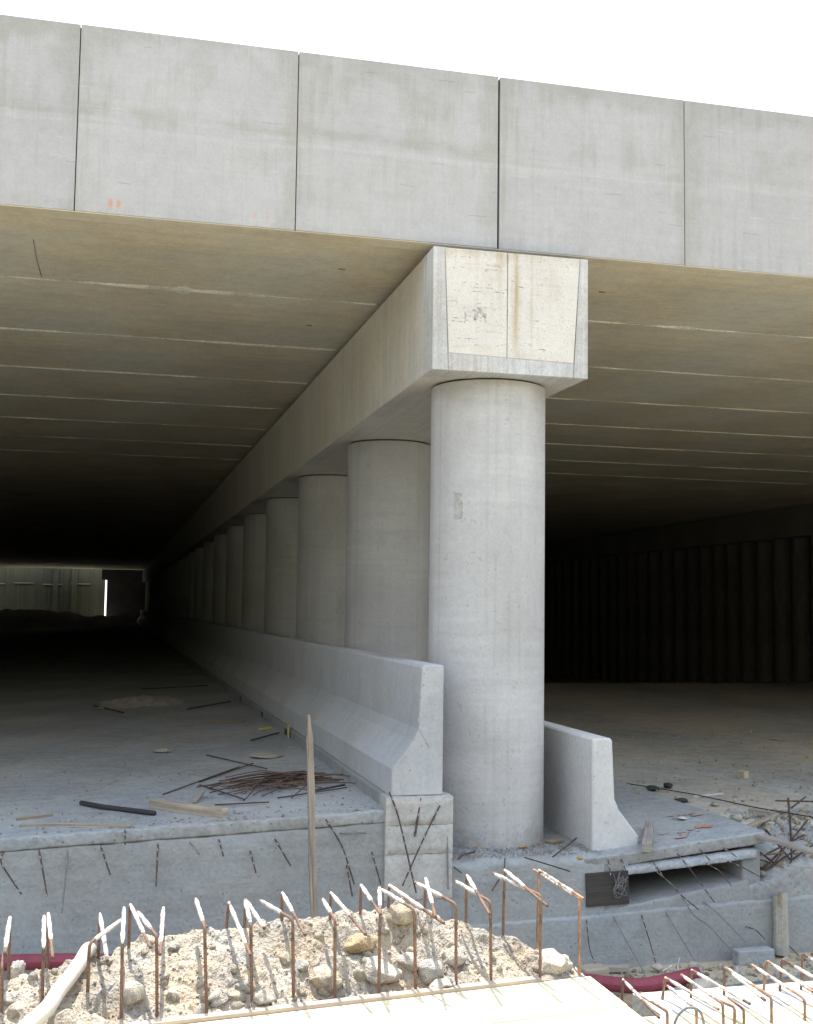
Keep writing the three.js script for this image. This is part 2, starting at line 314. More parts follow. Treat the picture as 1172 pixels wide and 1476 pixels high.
// ------------------------------------------------------------------ left road slab, its edge and the wall below
const ZW = .95, yL = x => .345 + .0436 * (x + 2.9);                   // road surface falls to the left
const ZEND = -105;
{
  const edge = x => { const y = yL(x), c = .012 * fbm(x * 2, 5, 0, 3); return [[ZW - .30, y - .115, 0], [ZW - .012 + c, y - .105, .006], [ZW + c, y - .09, .008], [ZW + c, y - .05, .008], [ZW + c, y - .022, .01], [ZW - .004 + c, y - .008, .013], [ZW - .014 + c, y - .001, .013], [ZW - .06, y, .010], [ZW - .14, y, .008], [ZW - .25, y, .006], [ZW - .4, y, .006], [ZW - .6, y, .006], [ZW - .9, y, .007], [ZW - 1.3, y, .006], [ZW - 1.8, y, .006], [ZW - 2.6, y, .004], [ZW - 3.6, y, .004], [ZW - 5, y, .004], [ZW - 7, y, .004], [ZW - 10, y, .004], [ZW - 16, y, .004], [ZW - 30, y, .004], [-60, y, .01], [ZEND - 1, y, .01]]; };
  struct('road', castEdge(-16, -1.13, edge, .045, 3), M.slab);
  const wl = thing('retaining_wall', 'long blue-grey concrete wall below the left road edge with rusty bars hanging from it', 'wall');
  part('wall_face', castEdge(-16, -1.165, x => { const y = yL(x) - .108, q = [[ZW - .4, y, .0], [ZW - .02, y + .004, .006], [ZW - .004, y - .012, .008]]; for (let k = 1; k <= 14; k++) q.push([ZW - (k > 5 ? .007 : 0), y - .012 - k * .09, .004]); return q.reverse(); }, .05, 8), M.wall, wl);
  // bars left sticking out of the cast edge
  const B = [[[6, 1227], [2, 1244], [31, 1289]], [[56, 1224], [62, 1256], [68, 1292]], [[98, 1220], [94, 1270], [89, 1316]], [[145, 1219], [159, 1261]], [[180.5, 1196], [180.5, 1217]], [[228, 1213], [225, 1278]], [[273, 1213], [287, 1231]], [[315, 1208], [322, 1234]], [[360, 1224], [369, 1258]], [[395, 1207], [419, 1248]], [[445, 1231], [451, 1275], [457, 1319]], [[467, 1177], [493, 1220], [511, 1275]], [[499, 1244], [508, 1292]], [[535, 1224], [549, 1275]]];
  B.forEach((b, k) => part('starter_bar', rod(b.map((p, i) => onZ(ZW - .015 + .16 * i / (b.length - 1), ...p)), .0068, { step: .02, wob: .25, seed: k }), k % 4 === 2 ? M.steelGrey : M.starter, wl));
  part('starter_bar', rod([onZ(.95, 490, 1201), onZ(.985, 500, 1201.5), onZ(.985, 528, 1200.5)], .006), M.steelGrey, wl);
}
// plinth under the barrier
{
  const pl = thing('barrier_plinth', 'pale square-ended concrete plinth under the left barrier with two rusty bars crossed on its end', 'plinth');
  const x0 = -1.185, x1 = -.598, yt = .528, zf = ZW + .035;
  part('plinth_wall', box(x0 + .02, x1, -.3, yt, ZEND, zf - .24, .02), M.wall, pl);
  const lay = (ya, yb, dx, dz, s) => { const g = new THREE.BoxGeometry(x1 - x0, yb - ya, .27, 26, 12, 8); g.translate((x0 + x1) / 2, (ya + yb) / 2, zf - .115); const p = g.attributes.position; for (let i = 0; i < p.count; i++) { const x = p.getX(i), y = p.getY(i), z = p.getZ(i), e = Math.max(sstep(.05, 0, yb - y), sstep(.04, 0, y - ya), sstep(.03, 0, x - x0), sstep(.03, 0, x1 - x)); const f = sstep(zf - .12, zf - .03, z), d = .004 * n3(x * 12, y * 12, s) - f * e * (.010 + .016 * Math.abs(fbm(x * 17, y * 17, s, 2))); p.setZ(i, z + d * f + dz * f); p.setY(i, y + .006 * n3(x * 14, y * 6, z * 14 + s) * e); } g.computeVertexNormals(); return metreUV(g); };
  part('end_block', lay(.30, yt, 0, 0, 1), M.wallPale, pl); part('end_block', lay(.06, .297, 0, -.004, 5), M.wallPale, pl); part('end_block', lay(-.32, .057, 0, -.012, 9), M.wallPale, pl); part('end_block', lay(-1.05, -.323, 0, -.022, 13), M.wall, pl);
  const zz = k => zf - .01 + k;
  [[[561, 1141], [575, 1180], [600, 1287]], [[640, 1149], [612, 1206], [580, 1277]], [[606.5, 1150], [598, 1206]], [[644.5, 1193], [646, 1282]]].forEach((b, k) => part('starter_bar', rod(b.map((p, i) => onZ(zz(.015 + (k < 2 ? .09 : .03) * i / (b.length - 1)), ...p)), k === 2 ? .0095 : .007, { step: .02, wob: .25, seed: 40 + k }), k === 3 ? M.steelGrey : M.starter, pl));
  // formwork remains in a joint of the plinth's side
  part('yellow_strip', box(-1.20, -1.187, .40, .60, -4.72, -4.64, .003), M.yellow, pl, 'yellow painted strip left upright on the plinth side');
  for (const z of [-5.0, -7.6, -10.8]) part('joint_recess', box(-1.172, -1.163, .35, .50, z - .18, z, .002), M.black, pl);
}
// barriers
const halfBarrier = (x0, dir, y0) => [[0, 0], [.45, 0], [.45, .165], [.262, .40], [.218, .50], [.195, 1.02], [.175, 1.045], [.02, 1.045], [0, 1.03]].map(([a, b]) => [x0 + dir * a, y0 + b]);
{
  const b = thing('concrete_barrier', 'long grey concrete safety barrier on the plinth, running left of the columns into the dark', 'barrier');
  const out = halfBarrier(-.672, -1, .59).reverse(); out.forEach(p => { if (p[1] < .6) p[1] = .53; });
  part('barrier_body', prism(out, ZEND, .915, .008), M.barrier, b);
  part('mortar_smear', rod([onZ(.918, 603, 1034), onZ(.918, 606, 1052), onZ(.918, 614, 1068), onZ(.918, 619, 1078)], .0035, { step: .01, wob: .8 }), M.coat, b);
  const c = thing('concrete_barrier', 'short pale concrete safety barrier right of the nearest column, sloping face turned right', 'barrier');
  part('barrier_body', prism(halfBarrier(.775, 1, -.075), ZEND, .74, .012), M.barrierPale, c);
}

// ------------------------------------------------------------------ right side: ledge, pad, slot, wall, floor
const padY = x => -.046 + (x - .63) * .105;
{
  const led = x => { const y = -.03 + .02 * fbm(x * 3, 2, 1, 2), c = .03 * fbm(x * 2.2, 5, 4, 3); const q = []; for (let k = 0; k <= 5; k++) q.push([ZW + .005, -.56 + k * .09, .005]); q.push([ZW + c * .4, y - .06, .012], [ZW - .015 + c, y - .02, .016], [ZW - .06 + c, y + .004, .016]); for (const d of [.12, .2, .3, .45, .65, .9, 1.2, 1.6]) q.push([ZW - d, y + .012, .016]); q.push([-3, y, .01], [-12, y, .01], [ZEND, y, .01]); return q; };
  struct('ledge', castEdge(-.64, .80, led, .022, 17), M.wall);
  const wr = thing('retaining_wall', 'grey concrete wall below the right road edge with a dark slot and thin bars dangling', 'wall');
  // lower wall with a stepped cold joint
  part('wall_face', castEdge(-.62, 7, x => { const yt = -.545 + .034 * x + .008 * fbm(x * 4, 1, 1, 2), q = []; for (let k = 0; k <= 8; k++) q.push([ZW + .03, lerp(-1.2, yt - .03, k / 8), .004]); q.push([ZW + .026, yt - .008, .008], [ZW + .008, yt, .01], [ZW - .2, yt + .002, .0]); return q; }, .04, 21), M.wall, wr);
  const slotB = x => lerp(-.462, -.298, (x - 1.023) / 1.117), slotT = x => lerp(-.20, -.108, (x - 1.023) / 1.117);
  part('wall_band', castEdge(.62, 2.2, x => { const a = -.56 + .034 * x, b = slotB(x), q = []; for (let k = 0; k <= 4; k++) q.push([ZW + .002, lerp(a, b - .012, k / 4), .005]); q.push([ZW - .012, b, .006], [ZW - .3, b + .02, .006], [ZW - 1.1, b + .03, .006]); return q; }, .03, 25), M.wall, wr);
  // pad over the slot
  part('pad_slab', castEdge(.62, 2.38, x => { const y = padY(x), e = .01 * fbm(x * 5, 3, 3, 2); return [[ZW - 1.1, y - .11, 0], [ZW - .03, y - .115, .004], [ZW - .01, y - .10, .006], [ZW + e, y - .02, .007], [ZW - .004 + e, y - .007, .011], [ZW - .014 + e, y - .001, .011], [ZW - .05 + e, y, .008], [ZW - .12, y, .006], [ZW - .3, y, .005], [ZW - .6, y, .005], [ZW - 1, y, .005], [ZW - 1.6, y, .005], [ZW - 2.4, y, .005], [ZW - 3.4, y, .005], [ZW - 6, y - .005, .005], [ZW - 20, y - .02, .005], [ZEND, y - .03, .005]]; }, .04, 29), M.slab, wr);
  part('slot_lip', castEdge(.98, 2.28, x => { const t = slotT(x); return [[ZW - .7, t + .012, 0], [ZW + .012, t, .005], [ZW + .020, t + .010, .007], [ZW + .016, t + .036, .010], [ZW + .004, t + .062, .010], [ZW - .05, t + .08, .006]]; }, .03, 33), M.lip, wr, 'pale bluish metal channel along the top of the slot');
  part('slot_back', box(.63, 2.3, -.60, -.07, ZW - 1.2, ZW - 1.1, .01), M.wall, wr);
  part('slot_side', box(2.155, 2.34, -.62, -.02, ZW - 1.1, ZW - .02, .02), M.wall, wr);
  part('panel_backing', box(.60, 1.03, -.58, -.09, ZW - .5, ZW - .006, .004), M.wall, wr);
  part('dark_panel', obox(.40, .285, .03, V(.822, -.305, ZW + .012), [0, 0, .03], .004), M.plyDark, wr, 'black square panel set in the wall beside the slot');
  part('wire_tangle', mergeGeometries([0, 1, 2, 3, 4, 5].map(k => { const r = rng(300 + k), q = []; for (let i = 0; i < 5; i++) q.push(onZ(ZW + .05 + .03 * r(), 884 + r() * 22, 1256 + r() * 38)); return rod(q, .003, { step: .012 }); })), M.steelGrey, wr);
  const B = [[[876.6, 1238], [880, 1262]], [[895, 1237], [902, 1255]], [[937, 1249], [975, 1281], [999, 1318], [1021, 1334], [1045, 1360], [1062, 1377]], [[939, 1239], [960, 1268], [983, 1291], [1007, 1311]], [[976, 1229], [1004, 1265], [1030, 1301]], [[1009, 1224], [1023, 1240]], [[1044, 1222], [1062, 1235]], [[1011, 1241], [1038, 1256], [1054, 1277]], [[1042, 1238], [1070, 1250], [1096, 1264]], [[1012, 1299], [1032, 1314], [1076, 1359]], [[1067, 1334], [1088, 1340], [1103, 1354]], [[1117, 1347], [1132, 1358], [1151, 1377]], [[845, 1323], [850, 1367], [859, 1391]], [[883, 1319], [905, 1360], [932, 1408]], [[924, 1316], [938, 1362], [949, 1401]], [[958, 1312], [983, 1354], [1007, 1394]], [[1042, 1222], [1048, 1226]]];
  B.forEach((b, k) => part('starter_bar', rod(b.map((p, i) => onZ(ZW - .01 + (k > 11 ? .03 : 0) + (b.length > 2 ? .22 : .08) * i / (b.length - 1), ...p)), k < 2 ? .0056 : .005, { step: .02, wob: .3, seed: 60 + k }), [2, 9, 13, 15].includes(k) ? M.steelGrey : M.starter, wr));
  [[[653.6, 1249], [666, 1259]], [[728, 1237], [727, 1252]], [[720, 1267], [709, 1284]]].forEach((b, k) => part('starter_bar', rod(b.map((p, i) => onZ(ZW + .07 * i, ...p)), .005, { step: .015, wob: .3, seed: 90 + k }), M.rustDark, wr));
  // right of the pad: broken lip and wall top
  part('broken_edge', castEdge(2.2, 7, x => { const yt = lerp(-.33, -.16, sstep(2.1, 2.9, x)) + .03 * fbm(x * 4, 2, 8, 3), q = []; for (let k = 0; k <= 4; k++) q.push([ZW, lerp(-.5, yt - .03, k / 4), .007]); q.push([ZW - .02, yt - .008, .02], [ZW - .06, yt + .005, .03]); for (const [d, h] of [[.12, .03], [.2, .05], [.3, .08], [.42, .12], [.56, .16], [.75, .2], [1, .23], [1.4, .24]]) q.push([ZW - d, yt + h, .035]); return q; }, .025, 37), M.slab, wr);
  struct('floor', castEdge(2.36, 17.4, x => { const y = .06 + .01 * fbm(x, 1, 1, 2), q = [[ZW - .7, y - .35, .02], [ZW - .75, y - .06, .02]]; for (let d = .85; d < 22; d *= 1.07) q.push([ZW - d, y + .0, d < 3 ? .014 : .007]); q.push([-21.6, y, .02], [-22.3, y - .7, .02], [-25, y - .95, .03], [-60, y - .95, .05], [ZEND, y - .95, .02]); return q; }, .12, 41), M.floor);
}

// ------------------------------------------------------------------ columns
const R = .55, HC = 4.2566, SP = 4.2162;
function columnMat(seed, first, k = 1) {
  const w = first ? 1536 : 768, h = first ? 1408 : 704, A = field(w, h, 5, 6, 5, seed), B = field(w, h, 60, 70, 4, seed + 1, .65), HS = field(w, h, 4, 60, 4, seed + 2, .6), VS = field(w, h, 40, 2, 3, seed + 3), D = field(w, h, 200, 220, 2, seed + 4), E = field(w, h, 10, 9, 4, seed + 6), r = rng(seed + 5);
  const sm = []; for (let k = 0; k < 22; k++) sm.push([r(), r(), .01 + .04 * r(), .3 + r()]);
  const seams = first ? [.802, .30, .55] : [.02, .25, .5, .75];
  return std({
    map: colourMap(w, h, (i, u, v) => {
      let s = 1 + .06 * A[i] + .035 * B[i] + .022 * D[i] + .05 * HS[i] * sstep(-.5, .6, A[i]) + .03 * VS[i], st = 0;
      for (const q of [.21, .46, .73]) st += .13 * sstep(.010, 0, Math.abs(v - q - .006 * E[i]));
      for (const q of seams) { const d = Math.abs(u - q); st += .3 * Math.exp(-((d / .0025) ** 2)); }
      if (first) { for (const q of [.951, .974, .012, .045]) st += .16 * Math.exp(-(((u - q + .001 * E[i]) / .004) ** 2)) * sstep(-.2, .5, E[i] + .3); }
      for (const [a, b, l, k] of sm) { const dv = (v - b) / .0035, du = Math.abs(u - a) / l; if (du < 1 && Math.abs(dv) < 3) s += .09 * k * Math.exp(-dv * dv) * (1 - du) * sstep(-.3, .5, B[i]); }
      st += .5 * sstep(.05, 0, v + .03 * E[i] + .02 * B[i]) + .16 * sstep(.22, 0, v + .08 * A[i]) + .12 * sstep(.15, .9, E[i]) + .2 * sstep(.965, 1, v + .02 * E[i]);
      if (first && Math.abs(u - .869 - .001 * B[i]) < .0135 && Math.abs(v - .727 - .002 * B[i]) < .029) st += .42 + .5 * B[i];         // rough patch
      if (B[i] > .82 && D[i] > .3) s *= .8;
      st = clamp(st);
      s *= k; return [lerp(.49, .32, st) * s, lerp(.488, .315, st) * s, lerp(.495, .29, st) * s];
    }),
    bumpMap: greyMap(w, h, (i, u, v) => { let b = .5 + .15 * B[i] + .12 * D[i] + .14 * HS[i]; for (const q of seams) b += .25 * Math.exp(-(((u - q) / .0018) ** 2)); return b; }), bumpScale: .003, roughness: .9,
  });
}
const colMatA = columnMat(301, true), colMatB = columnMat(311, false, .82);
{
  const shaft = new THREE.CylinderGeometry(R, R, HC - .022 + .06, 72, 1, true); shaft.translate(0, (HC - .022 - .06) / 2, 0);
  const chamfer = new THREE.CylinderGeometry(R - .03, R, .012, 72, 1, false); chamfer.translate(0, HC - .016, 0);
  const neck = new THREE.CylinderGeometry(R - .03, R - .03, .02, 48, 1, true); neck.translate(0, HC - .008, 0);
  const ORD = ['nearest', 'second', 'third', 'fourth', 'fifth', 'sixth', 'seventh', 'eighth', 'ninth', 'tenth', 'eleventh', 'twelfth'];
  for (let k = 0; k < 25; k++) {
    const label = k === 0 ? 'nearest round concrete column, pale in daylight, under the end of the cap beam' : k < 12 ? `${ORD[k]} round concrete column from the front, in shade behind the left barrier` : 'round concrete column lost in darkness far down the row behind the barrier';
    const c = thing('pier_column', label, 'column', [0, 0, -k * SP], 'row of round columns under the cap beam');
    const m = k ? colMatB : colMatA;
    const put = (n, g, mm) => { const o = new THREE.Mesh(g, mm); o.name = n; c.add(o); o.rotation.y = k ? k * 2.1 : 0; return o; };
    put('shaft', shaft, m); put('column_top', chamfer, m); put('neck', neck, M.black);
    if (!k) {
      const sl = []; for (let a = 0; a < 26; a++) { const t = a / 26 * 2 * Math.PI; sl.push(V(Math.cos(t) * (R + .004), -.018 + .012 * Math.sin(a * 2.3), Math.sin(t) * (R + .004))); }
      for (const [a, b] of [[4.5, 5.4], [7.6, 8.6], [2.6, 3.3]]) { const q = []; for (let i = 0; i <= 8; i++) { const t = lerp(a, b, i / 8) % 26 / 26 * Math.PI * 2 * 1; q.push(V(Math.cos(t) * (R + .006), -.012 + .006 * Math.sin(i * 3), Math.sin(t) * (R + .006))); } put('sealing_foam', rod(q, t => .010 * (.5 + .8 * Math.sin(t * Math.PI)), { step: .012, wob: .6, seed: a * 9 }), M.foam); }
    }
  }
}

// ------------------------------------------------------------------ cap beam
{
  const b = thing('cap_beam', 'long concrete cap beam across the column heads with a stained square end', 'beam');
  const x0 = -.759, x1 = .734, y0 = HC, y1 = 5.387, ze = .7224;
  part('beam_body', box(x0 + .004, x1 - .004, y0 + .003, y1, ZEND, ze - .36, .012), M.beam, b);
  // end of the beam, cast apart: flanges, bottom strip and two sunk board-marked fields
  const end = (() => {
    const w = 640, h = 512, A = field(w, h, 4, 4, 5, 401), B = field(w, h, 30, 24, 4, 402, .65), VS = field(w, h, 40, 1.5, 4, 403, .6), HS = field(w, h, 3, 46, 4, 404, .6), E = field(w, h, 9, 7, 4, 405), D = field(w, h, 140, 120, 2, 406), r = rng(407);
    const dash = []; for (let k = 0; k < 46; k++) { const row = [.93, .88, .84, .72, .69, .66, .56, .52, .45, .43, .40, .33, .27, .22][k % 14]; dash.push([.12 + .30 * r() + (k % 9 === 0 ? .35 : 0), row + .008 * (r() - .5), .008 + .05 * r() * r(), .3 + .5 * r()]); }
    return std({
      map: colourMap(w, h, (i, u, v) => {
        let s = 1 + .05 * A[i] + .04 * B[i] + .03 * D[i], st = 0, dk = 0;
        st += 1.0 * Math.exp(-(((u - .535 - .006 * E[i]) / .022) ** 2)) * sstep(-.1, .5, v) * (.75 + .3 * VS[i]);      // rusty water from the deck joint
        st += .4 * Math.exp(-(((u - .425) / .018) ** 2)) * sstep(.3, 1, v) + .3 * Math.exp(-(((u - .63) / .01) ** 2)) * sstep(0, .4, v);
        st += .35 * sstep(.9, 1, v + .04 * E[i]) + .22 * sstep(.2, 1, VS[i]) * sstep(.1, .9, v) + .15 * sstep(.2, .9, E[i]);
        for (const [a, b2, l, k] of dash) if (Math.abs(v - b2 - .002 * E[i]) < .0038 && Math.abs(u - a) < l) dk += k * sstep(-.5, .4, B[i] + D[i]);
        if (Math.abs(u - .27) < .07 && Math.abs(v - .47) < .06) dk += .5 * sstep(.1, .8, B[i] + .3 * HS[i]);
        if (D[i] > .75 && B[i] > .35) dk += .4;
        st = clamp(st); dk = clamp(dk);
        const c = [lerp(.68, .48, st) * s, lerp(.645, .40, st) * s, lerp(.605, .265, st) * s]; return c.map(q => q * (1 - .72 * dk));
      }),
      bumpMap: greyMap(w, h, i => .5 + .2 * B[i] + .15 * D[i] + .2 * HS[i]), bumpScale: .004, roughness: .95,
    });
  })();
  const trim = concrete(25, [.545, .535, .52], { size: 1.3, px: 512, blotch: .1, fine: .06, vs: .09, bump: .003, pore: 120 });
  const o = [x0, y0, 0], s = [x1 - x0, y1 - y0, 1];
  part('end_core', box(x0, x1, y0, y1 - .002, ze - .36, ze - .03, .01), trim, b, 'lime-washed block cast on the end of the beam');
  const slab = (pts, z0, z1) => prism(pts, z0, z1, .005);
  part('end_flange', slab([[x0, y0], [x0 + .15, y0 + .001], [x0 + .105, y1 - .002], [x0, y1 - .002]], ze - .03, ze + .004), trim, b);
  part('end_flange', slab([[x1, y0], [x1, y1 - .002], [x1 - .075, y1 - .002], [x1 - .14, y0 + .001]], ze - .03, ze + .004), trim, b);
  part('end_strip', slab([[x0 + .153, y0 + .002], [x1 - .143, y0 + .002], [x1 - .135, y0 + .135], [x0 + .148, y0 + .16]], ze - .03, ze), trim, b);
  const f1 = slab([[x0 + .1515, y0 + .162], [-.0545, y0 + .150], [-.0545, y1 - .003], [x0 + .109, y1 - .003]], ze - .03, ze - .003), f2 = slab([[-.0495, y0 + .150], [x1 - .1395, y0 + .137], [x1 - .0775, y1 - .003], [-.049, y1 - .003]], ze - .03, ze - .001);
  const re = g => metreUV(g, o, s);
  part('end_field', re(f1), end, b, 'cream board-marked left half of the beam end'); part('end_field', re(f2), end, b, 'cream right half of the beam end with a brown water stain');
  for (let k = 0; k < 24; k++) for (const x of [-.45, .42]) part('bearing_pad', box(x - .15, x + .15, y1, PY0, .05 - k * SP, .4 - k * SP, .004), M.rubber, b);
}

// ------------------------------------------------------------------ bridge deck
{
  const d = thing('bridge_deck', 'wide concrete road bridge of precast units with tall parapet panels', 'bridge');
  const UW = 2.4238, zs = PZ + .083;
  const r = rng(77);
  for (let k = 0; k < 44; k++) {
    const za = zs - (k + 1) * UW + .006, zb = (k ? zs : PZ - .165) - k * UW - (k ? .006 : 0), dy = k ? .006 * (r() - .5) : 0;
    for (const [xa, xb] of [[-15.9, -.095], [-.085, 18.6]]) part('deck_unit', box(xa, xb, PY0 + .004 + dy, 6.1, za, zb, k < 8 ? .016 : .01, [r() * 9, 0, r() * 7]), M.soffit, d);
  }
  for (const [xa, xb] of [[-15.9, -.088], [-.086, 18.6]]) part('drip_edge', box(xa, xb, PY0 - .009, PY0 - .002, PZ - .22, PZ - .003, .002), M.soffit, d);
  // grout squeezed out along the joints of the soffit
  const seamStrip = (k, xa, xb, w) => grid(Math.ceil((xb - xa) / .03), 3, (u, v) => {
    const x = lerp(xa, xb, u), n = sstep(-.15, .5, fbm(x * 1.1 + k * 9, k, 0, 3) + .25), big = w * (.35 + n + (k === 1 ? 4.5 : 1.6) * sstep(.2, .55, fbm(x * 1.3 + k * 3.1, 2, k, 3)) * (k === 1 ? sstep(-2.2, -3, x) : 1)), e = fbm(x * 9, v * 3 + k, 1, 2) * .006;
    return V(x, PY0 + .003 - .013 * Math.sin(v * Math.PI) * (.4 + n) , zs - k * UW + (v - .5) * big + e * (v > .9 || v < .1 ? 1 : 0));
  }, p => [p.x, p.z]);
  for (let k = 1; k < 8; k++) { part('grout_seam', seamStrip(k, -12, -.74, k === 1 ? .11 : k < 4 ? .07 : .03), M.seam, d); part('grout_seam', seamStrip(k + 20, .72, 14, k < 3 ? .05 : .026).translate(0, 0, 20 * UW), M.seam, d); }
  part('deck_top', box(-16, 18.8, 6.103, 6.28, ZEND - 1, PZ - .18, .01), M.deckTop, d);
  for (let k = -8; k < 10; k++) {
    const xa = -.09 + k * PW + .004 + (k ? 0 : .006), xb = -.09 + (k + 1) * PW - .004 - (k === -1 ? .006 : 0);
    const g = box(xa, xb, PY0, PY1 + .004 * Math.sin(k * 3.1), PZ - .16, PZ + .003 * Math.sin(k * 5), .007, [xa, PY0, 0], [PW, PY1 - PY0, 1]);
    part('parapet_panel', g, panelMats[(k + 3 + 50) % 5], d);
    part('joint_seal', box(xa - .022, xa + .006, PY0 + .002, PY1 - .02, PZ - .15, PZ - .03, .002), M.rubber, d);
  }
  // crack in the first unit, drip marks
  part('soffit_crack', rod([onY(PY0, 48, 345), onY(PY0, 53, 373), onY(PY0, 60, 399)], .0022, { step: .02, wob: .6 }), M.black, d);
  for (const [a, b] of [[493, 388], [446, 469], [868, 421]]) { const p = onY(PY0, a, b); part('drip_stub', obox(.07, .012, .02, p), M.rustBright, d); }
}
// abutments: left and right walls of the underpass
{
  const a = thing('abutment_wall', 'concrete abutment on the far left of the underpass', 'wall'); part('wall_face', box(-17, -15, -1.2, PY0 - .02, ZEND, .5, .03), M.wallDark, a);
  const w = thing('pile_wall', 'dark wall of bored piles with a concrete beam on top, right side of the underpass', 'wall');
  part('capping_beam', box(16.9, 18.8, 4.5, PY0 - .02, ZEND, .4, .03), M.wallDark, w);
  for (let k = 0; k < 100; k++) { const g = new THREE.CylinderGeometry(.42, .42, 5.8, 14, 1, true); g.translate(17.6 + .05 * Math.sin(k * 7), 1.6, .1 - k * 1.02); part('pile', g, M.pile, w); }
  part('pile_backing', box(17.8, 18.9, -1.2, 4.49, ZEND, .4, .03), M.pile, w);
}
// ------------------------------------------------------------------ far end of the left bay
{
  const xe = onZ(ZEND, 154, 850).x;
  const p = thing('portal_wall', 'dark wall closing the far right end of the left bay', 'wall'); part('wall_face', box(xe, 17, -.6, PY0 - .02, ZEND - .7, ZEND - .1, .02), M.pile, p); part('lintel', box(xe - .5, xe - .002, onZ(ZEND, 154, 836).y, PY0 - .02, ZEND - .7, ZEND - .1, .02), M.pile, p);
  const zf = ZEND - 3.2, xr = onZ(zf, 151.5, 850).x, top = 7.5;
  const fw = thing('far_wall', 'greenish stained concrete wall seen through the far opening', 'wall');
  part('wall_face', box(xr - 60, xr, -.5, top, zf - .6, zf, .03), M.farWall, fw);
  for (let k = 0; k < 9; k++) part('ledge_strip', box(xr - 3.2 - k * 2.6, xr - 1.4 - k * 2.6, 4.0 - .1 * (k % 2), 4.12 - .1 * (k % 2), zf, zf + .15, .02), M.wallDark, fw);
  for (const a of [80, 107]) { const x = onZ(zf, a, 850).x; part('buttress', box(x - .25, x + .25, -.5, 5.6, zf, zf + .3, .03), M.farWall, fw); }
  const hp = thing('rubble_heap', 'dark heap of rubble lying just inside the far opening', 'rubble heap');
  part('heap_body', grid(70, 20, (u, v) => { const x = lerp(-16, -1.4, u), z = lerp(-98, -92, v), e = Math.sin(v * Math.PI); return V(x, yL(x) + e * (lerp(1.7, .95, sstep(-12, -5, x)) + .35 * fbm(x * .6, 1, z * .3, 3)), z); }, q => [q.x, q.z]), M.floor, hp);
}
{ // low rubble further in on the left road, and berms on the right
  const p = onY(.30, 205, 1016), hp = thing('rubble_patch', 'low dark patch of rubble deep in the left bay', 'rubble patch');
  part('heap_body', grid(40, 20, (u, v) => { const x = p.x + (u - .5) * 1.7, z = p.z + (v - .5) * 2.4, e = Math.sin(u * Math.PI) * Math.sin(v * Math.PI); return V(x, yL(x) - .02 + e * (.09 + .12 * fbm(x * 6, 1, z * 6, 3)), z); }, q => [q.x, q.z]), M.floor, hp);
}

// ------------------------------------------------------------------ kerb block, soil heap, boards, bars
const edgeZ = x => 5.17 + (-1.09 - x) * .145;                         // far edge of the boards
const CREST = [[-5, .33], [-3.93, .345], [-3.62, .378], [-3.45, .40], [-3.27, .455], [-3.12, .478], [-2.95, .509], [-2.61, .543], [-2.32, .54], [-2.03, .572], [-1.89, .56], [-1.70, .52], [-1.51, .44], [-1.275, .345], [-1.12, .25], [-1.0, .05], [-.9, -.3]];
const crest = x => { for (let i = 1; i < CREST.length; i++) if (x <= CREST[i][0]) { const [a, b] = CREST[i - 1], [c, d] = CREST[i]; return lerp(b, d, clamp((x - a) / (c - a))); } return -.3; };
function dome(x, z, cell, seed, fill, k = .5) {                       // rounded clods packed at random
  const X = x / cell, Z = z / cell, ix = Math.floor(X), iz = Math.floor(Z); let h = 0;
  for (let b = -1; b <= 1; b++) for (let a = -1; a <= 1; a++) {
    let s = Math.imul(ix + a + 911, 374761393) ^ Math.imul(iz + b + 577, 668265263) ^ Math.imul(seed, 1274126177); s = Math.imul(s ^ (s >>> 13), 1274126177); s ^= s >>> 16; const r1 = (s & 1023) / 1023, r2 = ((s >>> 10) & 1023) / 1023, r3 = ((s >>> 20) & 1023) / 1023;
    if (r3 > fill) continue; const rad = .25 + .42 * (r3 / fill), dx = X - (ix + a + r1), dz = Z - (iz + b + r2), d2 = (dx * dx + dz * dz) / (rad * rad);
    if (d2 < 1) h = Math.max(h, (1 - d2) ** .8 * rad);
  }
  return h * cell * k * 2;
}
function heapY(x, z) {
  const c = crest(x), ze = edgeZ(x) + .4 * sstep(-3.1, -3.6, x), toe = ze - .20, top = 4.74 + .05 * n3(x * 2.3, 0, 4); let y;
  if (z > top) { const t = clamp((z - top) / (toe - top)); y = lerp(c, Math.min(.297, c + .06), 1 - (1 - t) ** 1.15); y += .012 * Math.sin(t * Math.PI); }
  else y = c - (top - z) * .95;
  const q = sstep(ze + .01, ze - .12, z);
  y += q * (.045 * fbm(x * 3.4, 3, z * 3.4, 3) + .030 * fbm(x * 9, 1, z * 9, 4));
  y += q * (dome(x, z, .16, 1, .25) * .34 + dome(x + 3, z, .08, 2, .35) * .32 + dome(x, z + 5, .045, 3, .5) * .24 + dome(x + 1, z + 2, .026, 4, .55) * .2 + .004 * fbm(x * 33, 5, z * 33, 2) + .006 * fbm(x * 40, 2, z * 40, 2));
  return y;
}
function onHeap(px, py) { const d = ray(px, py); let t = 4.6; for (; t < 9; t += .004) { const p = EYE.clone().addScaledVector(d, t); if (p.y < heapY(p.x, p.z)) return p; } return EYE.clone().addScaledVector(d, 6); }
